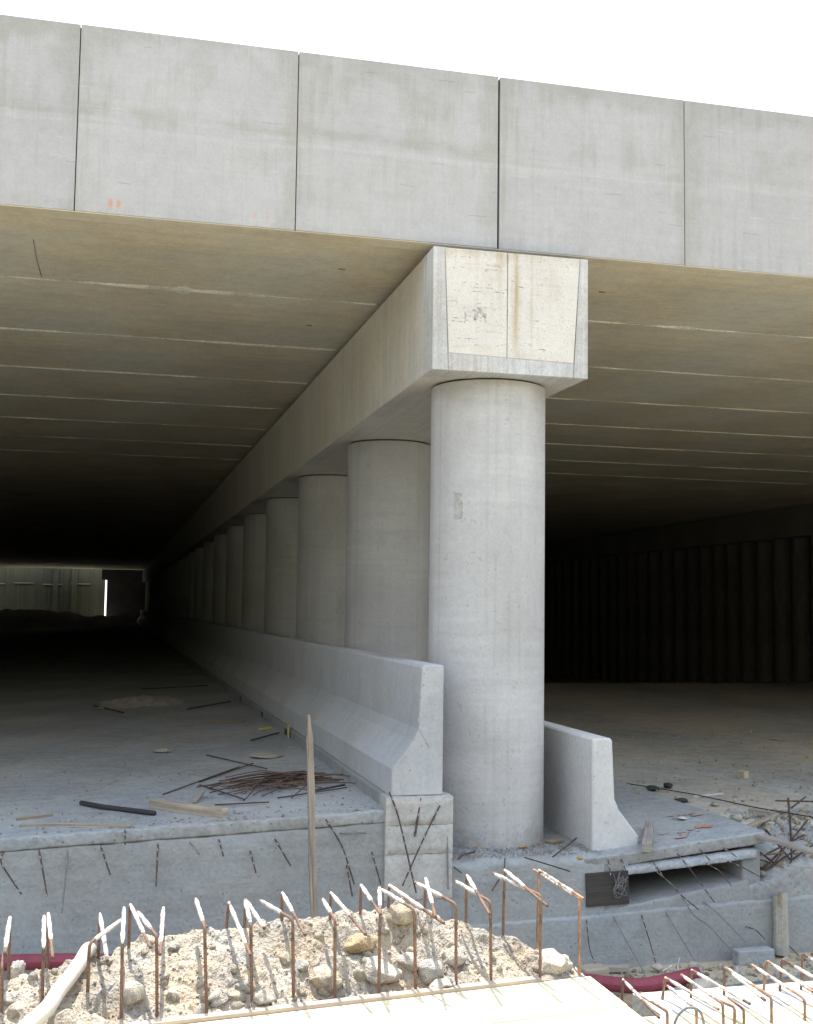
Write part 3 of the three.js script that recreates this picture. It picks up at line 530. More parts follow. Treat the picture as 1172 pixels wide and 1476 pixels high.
{
  const k = thing('kerb_block', 'low concrete kerb mostly buried under the sunlit soil heap', 'kerb');
  part('kerb_body', prism([[-12, -1.1], [-1.09, -1.1], [-1.09, .2], [-12, .2]], 4.66, 5.14, .01), M.wall, k);
  const s = solo('soil_heap', grid(470, 215, (u, v) => { const x = lerp(-4.75, -.86, u), z = lerp(5.62, 3.75, v); let y = heapY(x, z); if (z > edgeZ(x) - .005 && x > -3.2) y = Math.min(y, .26); return V(x, y, z); }, p => [p.x, p.z]), M.soil, 'pale sunlit heap of dry crumbly soil in the foreground', 'soil heap');
  // small clods lying on it
  const geos = [0, 1, 2].map(i => rockGeo(500 + i, 1, .3, .8)), r = rng(5);
  const cl = new THREE.Group(), N = 2600, m4 = new THREE.Matrix4(), q = new THREE.Quaternion(), e = new THREE.Euler();
  geos.forEach((g, i) => {
    const im = new THREE.InstancedMesh(g, [M.rockPale, M.clod, M.rockTan][i], [900, 1800, 300][i]);
    for (let j = 0; j < im.count; j++) {
      let x, z; do { x = lerp(-4.6, -1.02, r()); z = lerp(4.5, 5.5, r()); } while (z > edgeZ(x) - .03 && x > -3.2);
      const s = .002 + .0075 * r() ** 2.5; q.setFromEuler(e.set(r() * 6, r() * 6, r() * 6));
      im.setMatrixAt(j, m4.compose(V(x, heapY(x, z) + s * .15, z), q, V(s, s * (.6 + .4 * r()), s)));
    }
    stuff('soil_crumbs', im, ['pale crumbs of soil scattered on the sunlit heap', 'earthy crumbs of soil scattered on the sunlit heap', 'tan pebbles scattered on the sunlit heap'][i], 'soil crumbs');
  });
}
{
  const r = rng(15), m4 = new THREE.Matrix4(), q = new THREE.Quaternion(), e = new THREE.Euler();
  for (let i = 0; i < 3; i++) {
    const im = new THREE.InstancedMesh(rockGeo(540 + i, 2, .34, .85), [M.clod, M.clod, M.rockPale][i], 46);
    for (let j = 0; j < 46; j++) { let x, z; do { x = lerp(-4.4, -1.1, r()); z = lerp(4.6, 5.45, Math.sqrt(r())); } while (z > edgeZ(x) - .05 && x > -3.2); const s = .010 + .026 * r() ** 2.2; q.setFromEuler(e.set(r() * 6, r() * 6, r() * 6)); im.setMatrixAt(j, m4.compose(V(x, heapY(x, z) + s * .12, z), q, V(s * 1.15, s * .85, s))); }
    stuff('soil_clods', im, ['crumbly clods of earth spread over the lower heap', 'rounded clods of earth spread over the lower heap', 'pale stones spread over the lower heap'][i], 'soil clods');
  }
}
const ROCKS = [
  [580, 1316, 34, .80, 'rockTan', 'rounded tan boulder on top of the soil heap'],
  [517, 1352, 46, .55, 'rockBrown', 'brown flat-topped lump high on the soil heap with a dark hollow below'],
  [545, 1396, 46, .75, 'rockPale', 'large pale jagged rock in the middle of the soil heap'],
  [623, 1397, 31, .9, 'rockGrey', 'smooth greyish egg-shaped stone right of the large jagged rock'],
  [640, 1414, 32, .5, 'rockPale', 'flat pale stone low on the heap against the board edge'],
  [800, 1384, 40, .8, 'rockPale', 'white angular boulder at the right end of the soil heap'],
  [470, 1408, 42, .75, 'rockTan', 'tan crumbly rock low on the soil heap, left of the jagged rock'],
  [192, 1432, 29, 1.05, 'rockPale', 'pale upright rounded stone low on the left side of the heap'],
  [413, 1380, 19, .8, 'rockTan', 'small yellowish pebble half way up the heap'],
  [434, 1390, 20, .8, 'rockGrey', 'small grey stone beside the yellowish pebble on the heap'],
  [352, 1420, 20, .8, 'rockGrey', 'grey angular stone behind a rusty bar, left middle of the heap'],
  [342, 1433, 24, .6, 'rockTan', 'brownish stone below the grey angular one at left middle of the heap'],
  [313, 1436, 24, .7, 'rockPale', 'pale stone beside the foot of a bar at the left of the heap'],
  [252, 1364, 15, .8, 'rockGrey', 'small dark stone on the left crest of the heap'],
  [152, 1382, 16, .7, 'rockGrey', 'small pinkish grey stone at the left crest near the white hose'],
  [25, 1394, 19, .8, 'rockGrey', 'grey round stone at the far left beside the red pipe'],
  [530, 1375, 17, .8, 'rockGrey', 'dark stone wedged beside the brown flat-topped lump'],
  [592, 1384, 28, .8, 'rockPale', 'pale blocky clod between the jagged rock and the egg-shaped stone'],
  [655, 1375, 30, .7, 'rockPale', 'pale clod high on the right slope of the heap'],
  [380, 1438, 22, .8, 'rockPale', 'whitish clod near the board at the left of the tan crumbly rock'],
];
ROCKS.forEach(([px, py, size, fl, m, label], k) => {
  const p = onHeap(px, py + size * .32), d = p.distanceTo(EYE), s = size / F_PX * d / 2 * 1.15;
  const g = rockGeo(600 + k, 4, k === 3 || k === 7 ? .2 : k === 0 ? .32 : .46, fl); g.scale(s * 1.05, s, s); g.rotateY(k * 1.7); g.rotateZ(.25 * Math.sin(k * 2.2)); g.translate(p.x, p.y + s * fl * .35, p.z - s * .2);
  solo('rock', g, M[m], label, 'rock', 'stones lying on the soil heap');
});
// boards in front of the heap
{
  const ang = Math.atan(.145), a = V(-1.095, .289, 5.17);
  const along = (u, w, y) => V(-1.095 - u * Math.cos(ang) + w * Math.sin(ang) * 0 , y, 5.17 + u * Math.sin(ang) + w);
  const sheet = (name, u0, u1, w0, w1, y, label) => {
    const sh = new THREE.Shape([[u0, w0 + .0], [u1, w0], [u1, w1], [u0, w1]].map(([u, w]) => { const q = along(u, w, 0); return new THREE.Vector2(q.x, -q.z); }));
    const g = new THREE.ExtrudeGeometry(sh, { depth: .018, bevelEnabled: true, bevelSize: .002, bevelThickness: .002, bevelOffset: -.002, bevelSegments: 1 }); g.rotateX(-Math.PI / 2); g.translate(0, y - .02, 0);
    return solo(name, metreUV(g), M.ply, label, 'board', 'yellow formwork boards in the foreground');
  };
  sheet('formwork_board', 0, 5, .005, .452, .301, 'yellow sunlit formwork board lying along the foot of the soil heap');
  sheet('formwork_board', 0, 5, .458, 1.9, .298, 'yellow sunlit formwork board nearest the viewer at the bottom edge');
  solo('timber_batten', plankBetween(along(.28, -.018, .298), along(4.6, -.03, .300), .05, .042), M.batten, 'pinkish brown timber batten along the far edge of the yellow boards', 'batten');
}
// bars: a leg, a bend and a level arm, its far half caked with white cement
const ORDN = ['first', 'second', 'third', 'fourth', 'fifth', 'sixth', 'seventh', 'eighth', 'ninth', 'tenth', 'eleventh', 'twelfth', 'thirteenth', 'fourteenth', 'fifteenth'];
function bentBar(label, foot, bend, tip, c0, c1, coatR, seed, group, bright = false) {
  const t = thing('bent_bar', label, 'reinforcing bar', [foot.x, foot.y, foot.z], group);
  const a = bend.clone().lerp(foot, .10), b = bend.clone().lerp(tip, .08);
  const q = [foot, foot.clone().lerp(a, .5), a, bend.clone().lerp(a.clone().lerp(b, .5), .35), b, b.clone().lerp(tip, .5), tip];
  part('steel_bar', rod(q, .0078, { step: .018, sides: 7, wob: .16, seed }), bright ? M.rustBright : M.rust, t);
  if (c1 > c0) { const A = bend.clone().lerp(tip, c0), B = bend.clone().lerp(tip, c1), r = rng(seed + 70), k1 = r() * 6, n = []; for (let i = 0; i <= 14; i++) n.push(A.clone().lerp(B, i / 14)); part('cement_coat', rod(n, u => coatR * (.93 + .08 * Math.sin(u * 17 + k1) + .05 * Math.sin(u * 41 + k1)) * Math.min(1, .62 + 2.2 * Math.min(u, 1 - u)), { step: .012, sides: 8, wob: .14, seed: seed + 3, smooth: false }), M.coat, t); }
}
{ // front row: leg by the board, arm level towards the wall
  const FR = [[3, 1476, 3, 1392, 14.5, 1322, .35], [60, 1476, 63, 1366, 63.6, 1320, .0], [125, 1476, 129, 1360, 176, 1325, .1], [175, 1473, 176.5, 1359, 179, 1308, .0], [227, 1463, 226, 1349, 198, 1314, .22], [298.6, 1454, 295, 1336, 282, 1295, .15], [364, 1446, 361.5, 1332, 353, 1297, .05], [423.5, 1442, 422, 1325, 375, 1298, .3], [483, 1436, 483, 1326, 465, 1296, .3], [546, 1433, 548, 1317, 547, 1279, .25], [599.6, 1429, 597, 1311, 550, 1282, .2], [657.7, 1424, 657, 1303, 599, 1272, .25], [708, 1418, 707, 1300, 656.5, 1270, .3], [778, 1412, 780, 1291, 711.5, 1259, .3], [835, 1405, 835, 1294, 770, 1254, .0]];
  FR.forEach(([fx, fy, bx, by, tx, ty, c], k) => {
    const foot = k < 3 ? onZ(edgeZ(-3.9 + .2 * k) - .28, fx, fy) : onY(.30, fx, fy), bend = onZ(foot.z, bx, by); foot.y -= .05; let tip = onY(bend.y, tx, ty); if (tip.z < 4.5) tip = onZ(4.5, tx, ty);
    if (k === 2) tip = onZ(foot.z - .22, tx, ty);
    bentBar(`${ORDN[k]} bent rusty bar from the left in the row nearest the yellow board`, foot, bend, tip, c, 1, k === 14 ? .0088 : .0112, 700 + k * 5, 'front row of bent bars on the soil heap', k === 14);
  });
  const BR = [[13, 1416, 14.5, 1323, 7, 1375, 0, .9], [69, 1406, 69.6, 1317, 76, 1381, 0, .65], [142, 1386, 144, 1317, 155, 1385, 0, .95], [185, 1374, 188, 1304, 217, 1366, 0, .72], [236, 1364, 235.5, 1308, 231, 1376, 0, .8], [323, 1345, 330, 1301, 361, 1377, 0, .85], [352, 1340, 354, 1297, 381, 1338, 0, .97], [406, 1338, 407, 1287, 440, 1348, 0, .52], [475, 1332, 477, 1287, 527, 1347, 0, .6], [518.5, 1326, 520.5, 1276, 549, 1318, 0, .6], [559, 1325, 561, 1276, 640, 1331, 0, .70], [612, 1306, 613.5, 1266, 628, 1322, 0, .7], [671, 1328, 673, 1261.5, 706, 1318, 0, .45], [724, 1352, 727.5, 1254, 789, 1306, 0, .5], [773.5, 1366, 777, 1254, 842, 1296, 0, .9]];
  BR.forEach(([fx, fy, bx, by, tx, ty, c0, c1], k) => {
    const bend = onZ(4.75, bx, by), foot = onZ(4.75, fx, fy); foot.y -= .12; const tip = onY(bend.y - .005, tx, ty); if (tip.z > 5.35) tip.copy(onZ(5.35, tx, ty));
    bentBar(`${ORDN[k]} bent bar from the left in the back row along the heap crest`, foot, bend, tip, c0, c1, k === 14 ? .0086 : .0112, 900 + k * 5, 'back row of bent bars on the soil heap', k === 14);
  });
}
// second kerb with its own bars, bottom right
{
  const k = thing('kerb_block', 'sunlit kerb with bent bars at the bottom right, beyond the gap', 'kerb');
  part('kerb_body', prism([[-.62, -1.1], [9, -1.1], [9, .02], [-.62, .02]], 4.62, 5.3, .012), M.wallPale, k);
  solo('formwork_board', box(-.74, 4, .0, .022, 5.0, 6.6, .003), M.ply, 'pale sunlit formwork board under the bars at the bottom right', 'board', 'yellow formwork boards in the foreground');
  const RB = [[895, 1445, 898, 1412, 950, 1467, 0, .6], [949, 1466, 959, 1409, 1036, 1455, 0, 1], [995, 1440, 997, 1398, 1081, 1447, 0, 1], [1043, 1424, 1044, 1394, 1103, 1442, .1, 1], [1098, 1424, 1105, 1384, 1172, 1430, .05, 1], [1122, 1444, 1127, 1382, 1180, 1413, .3, 1], [1153, 1441, 1157, 1374, 1200, 1402, .2, 1], [1210, 1440, 1212, 1370, 1260, 1395, .2, 1]];
  RB.forEach(([fx, fy, bx, by, tx, ty, c0, c1], i) => {
    const z = 4.76, bend = onZ(z, bx, by), foot = onZ(z, fx, fy); foot.y = Math.min(foot.y, .0) - .06; const tip = onY(bend.y - .02, tx, ty); if (tip.z > 5.5) tip.z = 5.5;
    bentBar(`${ORDN[i]} bar from the left in the far row of bars at bottom right`, foot, bend, tip, c0, c1, .0098, 1100 + i * 5, 'far row of bent bars at the bottom right', i % 3 === 1);
  });
  const RF = [[962, 1490, 962, 1458, 922, 1433, .5], [1004, 1490, 1004, 1455, 962, 1421, .1], [1044, 1500, 1042, 1447, 982, 1405, .15], [1058, 1500, 1059, 1452, 1036, 1442, 1], [1073, 1500, 1072, 1455, 1050, 1438, 1], [1112, 1500, 1112, 1437, 1046, 1395, .35], [1160, 1500, 1160, 1440, 1084, 1391, .2], [1196, 1500, 1198, 1440, 1112, 1390, .2]];
  RF.forEach(([fx, fy, bx, by, tx, ty, c0], i) => {
    const z = 5.22, bend = onZ(z, bx, by), foot = onZ(z, fx, fy); foot.y = Math.min(foot.y, 0) - .06; const tip = onY(bend.y + .01, tx, ty); if (tip.z < 4.55) tip.z = 4.55;
    bentBar(`${ORDN[i]} bar from the left in the near row of bars at bottom right`, foot, bend, tip, c0, c0 < 1 ? 1 : 0, .0098, 1200 + i * 5, 'near row of bent bars at the bottom right', true);
  });
  solo('bent_wire', rod([onZ(5.3, 972, 1476), onZ(5.3, 978, 1463), onZ(5.3, 990, 1453), onZ(5.3, 1004, 1454), onZ(5.3, 1012, 1464), onZ(5.3, 1015, 1480)], .007, { step: .015 }), M.steelGrey, 'dark grey bar bent into a hoop among the bars at bottom right', 'reinforcing bar');
}
// pipes, hose, stake
{
  const pts = [V(-7.5, -.56, 1.2), V(-4.2, -.585, 1.22), V(-3.2, -.63, 1.24), V(-1.6, -.72, 1.3), V(.2, -.88, 1.5), onY(-.87, 920, 1421), onY(-.87, 1004, 1404)];
  solo('red_pipe', rod(pts, .058, { step: .06, sides: 16 }), M.redPipe, 'long dark red plastic pipe lying along the foot of the wall', 'pipe');
  const h = [onHeap(128, 1384), onHeap(120, 1410), onHeap(107, 1436), onHeap(93, 1455), onHeap(66, 1480)]; h.forEach((p, i) => { p.y = Math.max(p.y, heapY(p.x + .03, p.z), heapY(p.x - .03, p.z)) + .03; }); h[0].y += .02; for (let k = 0; k < 3; k++) for (let i = 1; i < 4; i++) h[i].lerp(h[i - 1].clone().add(h[i + 1]).multiplyScalar(.5), .6).add(V(-.004, .006, 0));
  h.unshift(h[0].clone().add(V(.03, -.14, -.16))); h.push(h[5].clone().add(V(-.12, -.02, .3)));
  solo('hose', rod(h, .034, { step: .015, sides: 16, wob: .03 }), M.hose, 'thick white hose coming over the left end of the soil heap', 'hose');
  const a = onZ(1.22, 454, 1322), b = onZ(1.02, 444, 1030);
  solo('timber_stake', (() => {
    const L = a.distanceTo(b), g = new THREE.BoxGeometry(.056, L, .034, 3, 44, 2), p = g.attributes.position;
    for (let i = 0; i < p.count; i++) { const x = p.getX(i), y = p.getY(i), z = p.getZ(i), t = y / L + .5, w = 1 - .62 * sstep(.82, 1, t) + .10 * n3(y * 5, 1, 2), j = .004 * n3(x * 60, y * 14, z * 60); p.setXYZ(i, x * w + .007 * Math.sin(y * 3.1) + j, y + (t > .99 ? .012 * n3(x * 90, 3, z * 90) : 0), z * (1 + .12 * n3(y * 6, 4, 1)) + j); }
    g.computeVertexNormals(); const h = metreUV(g); { const u = h.attributes.uv; for (let i = 0; i < u.count; i++) u.setXY(i, u.getY(i), u.getX(i)); }
    const d = b.clone().sub(a).normalize(); h.applyQuaternion(new THREE.Quaternion().setFromUnitVectors(V(0, 1, 0), d)); const m = a.clone().add(b).multiplyScalar(.5); h.translate(m.x, m.y, m.z); return h;
  })(), M.timberOld, 'rough timber stake leaning upright against the left road edge', 'stake');
}
// ------------------------------------------------------------------ things lying on the left road
const lay = (px, py) => { const p = onY(.33, px, py); for (let i = 0; i < 3; i++) p.copy(onY(yL(p.x), px, py)); return p; };
const layH = (px, py, h) => { const p = lay(px, py); const q = onY(p.y + h, px, py); return q; };
{
  const G = 'offcuts of timber on the left road';
  solo('timber_beam', plankBetween(layH(219, 1159, .035), layH(325, 1172, .035), .075, .085), M.timber, 'thick squared timber offcut at the left road edge', 'timber', G);
  solo('timber_board', plankBetween(layH(30, 1189, .012), layH(188, 1190, .012), .05, .026), M.timber, 'long pale thin board lying at the left road edge', 'timber', G);
  solo('timber_board', plankBetween(layH(24, 1181, .01), layH(76, 1175, .01), .03, .02), M.timberBrown, 'short brown lath behind the long pale board', 'timber', G);
  solo('timber_board', plankBetween(layH(280, 1155, .02), layH(292, 1140, .05), .05, .02), M.timberGrey, 'small grey wood piece leaning beside the bar heap', 'timber', G);
  solo('timber_board', plankBetween(layH(295, 1041, .012), layH(352, 1040, .012), .05, .02), M.timberBrown, 'brown board lying deeper in the shade of the left bay', 'timber', G);
  solo('black_pipe', rod([layH(117, 1157, .024), layH(150, 1163, .024), layH(223, 1172, .024)], .021, { sides: 10 }), M.black, 'black pipe offcut lying left of the squared timber', 'pipe');
  const flat = (px, py, w, d, m, label, seed) => { const p = lay(px, py), g = rockGeo(seed, 3, .35, 1); g.scale(w, .022, d); g.rotateY(.2); g.translate(p.x, p.y + .018, p.z); solo('slab_scrap', g, m, label, 'concrete scrap', 'flat scraps on the left road'); };
  flat(236, 1084, .11, .14, M.rockPale, 'white flat scrap alone on the left road', 1301); flat(384, 1092, .17, .22, M.rockPale, 'pale flat slab scrap behind the bar heap', 1302);
  flat(150, 1022, .14, .2, M.rockGrey, 'dark flat scrap deep in the left bay', 1303);
  const c = thing('rebar_heap', 'tangled heap of rusty brown bars on the left road', 'bar heap', lay(390, 1135).toArray());
  const r = rng(88), o = lay(395, 1133);
  for (let k = 0; k < 46; k++) {
    const ang = (r() - .5) * 1.7 + (r() < .22 ? 1.3 : 0), L = .25 + .42 * r(), cx = o.x + .05 + (r() - .5) * .5, cz = o.z + (r() - .5) * .75, h = .012 + .085 * r() * (1 - Math.abs(cx - o.x)), dx = Math.cos(ang) * L, dz = -Math.sin(ang) * L;
    const a = V(cx - dx, yL(cx - dx) + .01 + h * r(), cz - dz), b = V(cx + dx, yL(cx + dx) + .01 + h * r(), cz + dz), m = a.clone().lerp(b, .5).add(V(0, h * .6 + .01, (r() - .5) * .12));
    part('loose_bar', rod([a, m, b], .0055, { step: .06, sides: 5 }), k % 3 ? M.rust : M.rustDark, c);
  }
  for (const [a, b] of [[[235, 1145], [345, 1105]], [[297, 1088], [385, 1108]], [[287, 1127], [365, 1100]], [[288, 1131], [352, 1152]], [[400, 1150], [500, 1135]], [[310, 1160], [388, 1156]]]) part('loose_bar', rod([layH(...a, .008), layH((a[0] + b[0]) / 2, (a[1] + b[1]) / 2, .02), layH(...b, .02)], .0065, { step: .05 }), M.rustDark, c);
  const dk = [[[135, 1017], [178, 1027], 'rust dark bar lying at the left end of the dark rubble'], [[270, 1022], [332, 1011], 'dark bar lying at the right end of the dark rubble'], [[205, 993], [300, 988], 'long dark bar far back on the left road'], [[362, 1067], [402, 1056], 'short dark bar beside the plinth on the left road'], [[450, 1140], [497, 1131], 'rusty bar end sticking out right of the stake']];
  dk.forEach(([a, b, l]) => solo('loose_rod', rod([layH(...a, .02), layH(...b, .03)], .012, { step: .1 }), M.rustDark, l, 'loose bar', 'single loose bars on the left road'));
  solo('yellow_scrap', plankBetween(layH(374, 1051, .02), layH(391, 1049, .02), .05, .03), M.yellow, 'small yellow painted scrap lying beside the plinth', 'scrap');
  for (const [x, l] of [[417, 'left one of two tiny white pebbles near the plinth'], [423, 'right one of two tiny white pebbles near the plinth']]) { const p = lay(x, 1080), g = rockGeo(1400 + x, 2, .1, .8); g.scale(.016, .016, .016); g.translate(p.x, p.y + .012, p.z); solo('pebble', g, M.coat, l, 'pebble', 'two white pebbles near the plinth'); }
}
// grit
function scatter(name, n, place, sizes, mats, label, seed) {
  const r = rng(seed), m4 = new THREE.Matrix4(), q = new THREE.Quaternion(), e = new THREE.Euler();
  mats.forEach((m, i) => {
    const im = new THREE.InstancedMesh(rockGeo(1500 + i + seed, 1, .3, .75), m, n);
    for (let j = 0; j < n; j++) { const p = place(r), s = sizes[0] + (sizes[1] - sizes[0]) * r() ** 3; q.setFromEuler(e.set(r() * 6, r() * 6, r() * 6)); im.setMatrixAt(j, m4.compose(V(p.x, p.y + s * .3, p.z), q, V(s, s * .8, s))); }
    stuff(name, im, `${['pale', 'grey', 'brown'][i]} ${label}`, 'grit');
  });
}
scatter('road_grit', 420, r => { const x = lerp(-5.2, -1.2, r()), z = ZW - .06 - 4 * r() ** 2.2; return V(x, yL(x), z); }, [.003, .016], [M.rockPale, M.rockGrey], 'grit scattered on the left road near its edge', 11);
scatter('ledge_grit', 500, r => { const x = lerp(-.58, .8, r()), z = ZW - .03 - .5 * r(); return V(x, -.012, z); }, [.003, .013], [M.rockPale, M.rockGrey], 'grit round the foot of the nearest column', 12);
scatter('edge_rubble', 420, r => { const x = lerp(2.1, 4.2, r()), z = ZW - .05 - 1.2 * r(); return V(x, lerp(-.33, -.16, sstep(2.1, 2.9, x)) + .23 * sstep(0, 1, ZW - z) + .01, z); }, [.006, .045], [M.rockGrey, M.rockTan], 'rubble on the broken edge right of the pad', 13);
scatter('floor_grit', 500, r => { const x = lerp(2.5, 9, r()), z = -.3 - 8 * r(); return V(x, .06, z); }, [.004, .03], [M.rockGrey, M.rockTan], 'grit on the floor of the right bay', 14);
scatter('pit_rubble', 500, r => { const x = lerp(-.6, 4, r()), z = 1.05 + 2.2 * r(); return V(x, pitY(x, z), z); }, [.006, .05], [M.rockPale, M.rockGrey, M.rockBrown], 'rubble in the pit below the right wall', 15);

// ------------------------------------------------------------------ things on the right side
const layR = (px, py, h = 0) => onY(.06 + h, px, py), layP = (px, py, h = 0) => { const p = onY(.05, px, py); for (let i = 0; i < 3; i++) p.copy(onY(padY(p.x) + h, px, py)); return p; };
{
  solo('timber_block', plankBetween(layP(932, 1222, .045), layP(937, 1189, .03), .085, .085), M.timberGrey, 'squared grey timber block set on end beside the right barrier foot', 'timber');
  solo('block', obox(.11, .1, .1, layR(1071, 1117, .03), [0, .5, .05]), M.rockTan, 'tan cube-shaped block alone on the floor of the right bay', 'block');
  solo('long_rod', rod([layR(890, 1127, .02), layR(1000, 1145, .02), layR(1085, 1163, .03), layR(1172, 1178, .06), layR(1250, 1195, .06)], .007, { step: .08 }), M.rustDark, 'long thin dark rod lying across the right bay floor', 'rod');
  solo('timber_board', plankBetween(layR(1082, 1167, .02), layR(1117, 1173, .02), .09, .03), M.timberGrey, 'short grey board meeting another at an angle in the right bay', 'timber');
  solo('timber_board', plankBetween(layR(1076, 1192, .015), layR(1120, 1174, .03), .06, .025), M.timber, 'pale lath running to the right from the grey stone by the pad', 'timber');
  solo('timber_board', plankBetween(layR(1080, 1200, .04), layR(1200, 1236, .02), .11, .03), M.timberGrey, 'long grey plank behind the bar cage at the right edge', 'timber');
  solo('white_lath', plankBetween(layR(1000, 1148, .01), layR(1041, 1144, .01), .05, .014), M.paper, 'thin white strip lying across the long rod', 'strip');
  const chunk = (px, py, w, h, m, label, s, P = layR) => { const p = P(px, py, .01), g = rockGeo(s, 3, .25, 1); g.scale(w, h, w * .8); g.rotateY(s); g.translate(p.x, p.y + h * .6, p.z); solo('chunk', g, m, label, 'debris', 'small chunks of debris in the right bay'); };
  chunk(956, 1161, .055, .035, M.rockTan, 'tan chunk on the floor just right of the barrier', 1601); chunk(982, 1156, .085, .03, M.black, 'black cylinder-like chunk beside the tan one', 1602); chunk(1031, 1161, .06, .025, M.rockGrey, 'small dark chunk between the black one and the boards', 1603); chunk(920, 1151, .04, .045, M.rockTan, 'little tan chunk closest to the right barrier', 1604); chunk(1062, 1186, .07, .055, M.rockGrey, 'grey round stone at the corner of the pad', 1605); chunk(942, 1138, .11, .03, M.black, 'black rag-like clump on the long rod', 1606); chunk(963, 1135, .08, .035, M.black, 'second black clump lying right on the long rod', 1607); chunk(1118, 1066, .1, .02, M.rockGrey, 'dark flat chunk far back at the right edge', 1608);
  // sprayed paint on the pad: thin flakes of colour on the concrete
  const paint = (px, py, w, d, s, label) => { const p = layP(px, py), r = rng(s), gs = []; for (let k = 0; k < 16; k++) { const a = (r() - .5) * w, b = (r() - .5) * d, q = V(p.x + a, 0, p.z + b); const rr = .012 + .05 * r() * r(); const sh = new THREE.Shape(); for (let i = 0; i < 11; i++) { const t = i / 11 * 6.283, l = rr * (.5 + .7 * r()); i ? sh.lineTo(Math.cos(t) * l * 1.5, Math.sin(t) * l) : sh.moveTo(Math.cos(t) * l * 1.5, Math.sin(t) * l); } const g = new THREE.ExtrudeGeometry(sh, { depth: .0006, bevelEnabled: false }); g.rotateX(-Math.PI / 2); g.rotateZ(Math.atan(.105)); g.translate(q.x, padY(q.x) + .0065 + k * .00025, q.z); gs.push(g); } solo('paint_mark', mergeGeometries(gs), s === 21 ? M.orange : M.orangeFaint, label, 'paint mark', 'orange paint on the pad'); };
  M.orange = std({ color: new THREE.Color().setRGB(.50, .25, .18), roughness: .9 }); M.orangeFaint = std({ color: new THREE.Color().setRGB(.385, .31, .29), roughness: .9 });
  paint(1014, 1192, .16, .10, 21, 'bright orange paint patch on the right pad'); paint(984, 1203, .34, .26, 22, 'faded orange paint smear at the front of the right pad'); paint(985, 1176, .3, .14, 23, 'faint orange paint smear at the back of the right pad');
  chunk(984, 1180, .06, .012, M.paper, 'crumpled white paper on the orange marks', 1610, layP);
  // ledge by the column
  const led = (px, py, h = 0) => onY(-.012 + h, px, py);
  solo('board_scrap', obox(.16, .02, .10, led(799, 1212, .012), [0, .5, 0]), M.timberBrown, 'thin board scrap on the ledge between column and right barrier', 'board');
  solo('loose_rod', rod([led(797, 1235, .02), led(831, 1208, .05)], .007), M.rustDark, 'short dark rod leaning on the ledge before the right barrier', 'loose bar');
  solo('loose_rod', rod([onZ(1.0, 756, 1236), onZ(1.06, 780, 1243), onZ(1.12, 822, 1256)], .006, { step: .02, wob: .2 }), M.rustDark, 'bent rod poking out over the ledge below the column', 'loose bar');
  solo('loose_rod', rod([led(661, 1238, .015), led(668, 1232, .03), led(684, 1228, .02)], .008), M.rustDark, 'curled wire on the ledge at the left foot of the nearest column', 'loose bar');
  { const p = led(836, 1236, .0), g = rockGeo(1620, 3, .3, .7); g.scale(.03, .025, .03); g.translate(p.x, p.y - .005, p.z); solo('chunk', g, M.foam, 'orange-brown lump at the near foot of the right barrier', 'debris'); }
  // bar cage at the right edge
  const cg = thing('bar_cage', 'open cage of thin rusty bars standing on the broken edge at right', 'bar cage', [2.6, -.2, .5]);
  const zc = .74; const C = [[[1086, 1197], [1087, 1256]], [[1136, 1150], [1138.5, 1180], [1141, 1238], [1135, 1250]], [[1081, 1217], [1137, 1261]], [[1081, 1234], [1133, 1229]], [[1105, 1231], [1160, 1203]], [[1097, 1255], [1136, 1216], [1164, 1182]], [[1112, 1250], [1138, 1213]], [[1118, 1154], [1200, 1156]], [[1140, 1165], [1162, 1148]], [[1072, 1250], [1088, 1253], [1096, 1262], [1078, 1258]], [[1060, 1232], [1110, 1258]], [[1090, 1262], [1152, 1222]], [[1120, 1262], [1172, 1240]], [[1104, 1196], [1150, 1252]], [[1140, 1240], [1190, 1205]], [[1066, 1244], [1100, 1240], [1118, 1252]]];
  C.forEach((b, k) => part('cage_bar', rod(b.map((p, i) => onZ(zc + .12 * Math.sin(k * 2.4) * (i / b.length) + .1, ...p)), k < 2 ? .0105 : .0085, { step: .03, wob: .15, seed: 1700 + k }), k % 3 ? M.rustDark : M.rust, cg));
  // split pipe standing against the right wall
  const pp = thing('concrete_pipe', 'split concrete pipe standing upright against the right wall', 'pipe', [2.55, -.95, 1.05]);
  const pc = [onZ(1.06, 1126, 1288), onZ(1.06, 1128, 1372)];
  part('pipe_shell', (() => { const r0 = .066, g = grid(18, 26, (u, v) => { const a = lerp(-2.75, 2.75, u) + Math.PI / 2 * 0, y = lerp(pc[1].y - .02, pc[0].y + .03 * n3(u * 5, 1, 3) - .03 * Math.abs(u - .5), v), w = r0 * (1 + .12 * sstep(.5, 1, 1 - v)); return V(lerp(pc[1].x, pc[0].x, v) + Math.sin(a) * w, y, 1.04 + Math.cos(a) * w); }, (p, u, v) => [u * .4, p.y]); return g; })(), M.pipeTan, pp);
  part('torn_strip', rod([onZ(1.115, 1124, 1285), onZ(1.122, 1123, 1302)], .012, { step: .01, wob: .5 }), M.timberBrown, pp);
  // pit
  const pit = (px, py, h = 0) => onY(-.96 + h, px, py);
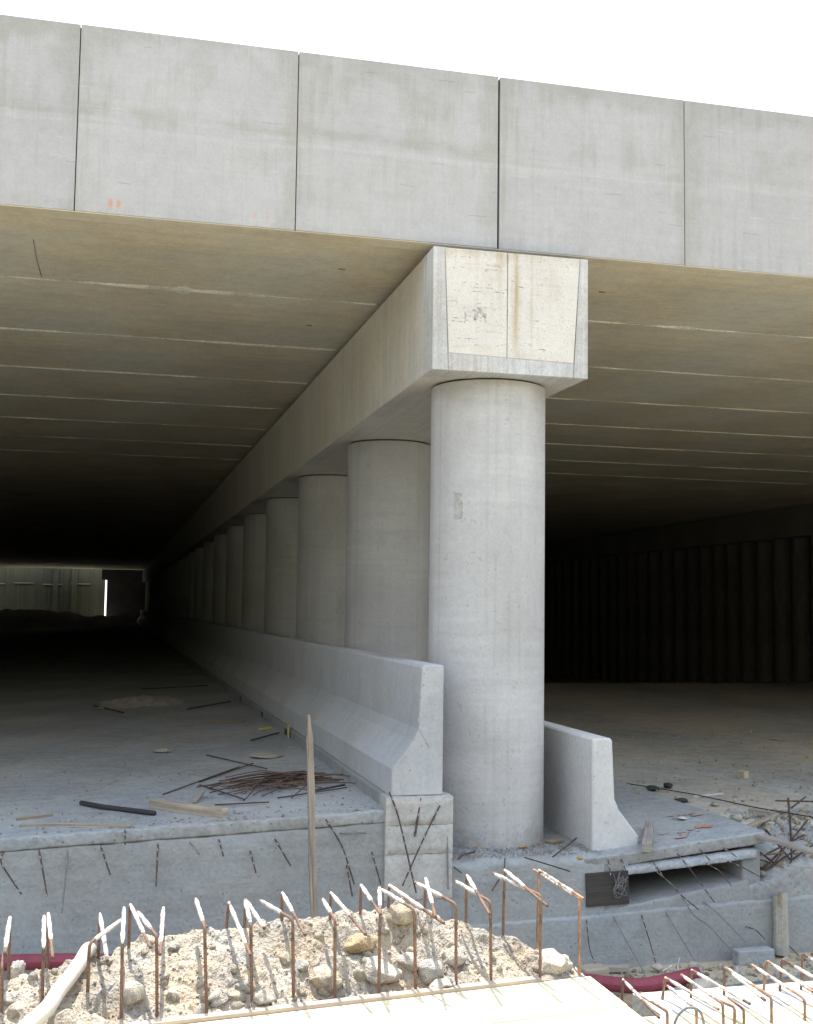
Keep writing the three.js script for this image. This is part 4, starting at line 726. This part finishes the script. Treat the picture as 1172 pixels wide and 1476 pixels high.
  solo('concrete_slab', plankBetween(pit(1060, 1380, .05), pit(1112, 1376, .05), .12, .13), M.wall, 'pale concrete block against the foot of the right wall', 'block');
  solo('timber_beam', plankBetween(pit(838, 1408, .06), pit(872, 1404, .06), .16, .15), M.timber, 'squared timber end lying in the pit behind the board corner', 'timber');
  solo('timber_beam', plankBetween(pit(858, 1396, .02), pit(905, 1396, .02), .06, .05), M.timberGrey, 'dark timber lying along the wall foot in the pit', 'timber');
  solo('timber_beam', plankBetween(pit(905, 1446, .06), pit(948, 1462, .06), .3, .14), M.timberBrown, 'broad brown timber in the pit below the red pipe', 'timber');
  solo('timber_beam', plankBetween(pit(1112, 1430, .1), pit(1200, 1415, .1), .12, .13), M.timberBrown, 'rounded brown timber in the pit at the right edge', 'timber');
  solo('dark_rail', plankBetween(pit(1020, 1432, .03), pit(1200, 1405, .03), .1, .05), M.steelGrey, 'dark rail lying in the pit under the right bars', 'rail');
  const st = (px, py, s, m, l, k) => { const p = pit(px, py), g = rockGeo(1800 + k, 3, .2, .6); g.scale(s, s, s * .8); g.translate(p.x, p.y + s * .4, p.z); solo('rock', g, m, l, 'rock', 'stones in the pit'); };
  st(975, 1440, .09, M.rockGrey, 'blue-grey rounded stone in the pit beside the brown timber', 1); st(1010, 1432, .12, M.rockPale, 'pale grey flat stone in the pit behind the far bars', 2); st(1012, 1450, .12, M.rockGrey, 'grey stone in the pit close to the right kerb', 3); st(948, 1398, .06, M.rockPale, 'pale scrap stone in the pit above the red pipe', 4); st(1000, 1394, .05, M.rockPale, 'little white stone at the wall foot in the pit', 5);
  solo('loose_rod', rod([pit(955, 1400), pit(968, 1392, .04)], .008), M.coat, 'short pale stick leaning in the pit above the red pipe', 'loose bar');
  solo('loose_rod', rod([onY(-.95, 978, 1398), onZ(1.2, 977, 1390), onZ(1.2, 980, 1380)], .006), M.coat, 'thin pale wire standing up in the pit', 'loose bar');
}
scene.traverse(o => { if (o.isMesh) { o.castShadow = true; o.receiveShadow = true; } });
renderer.render(scene, camera);
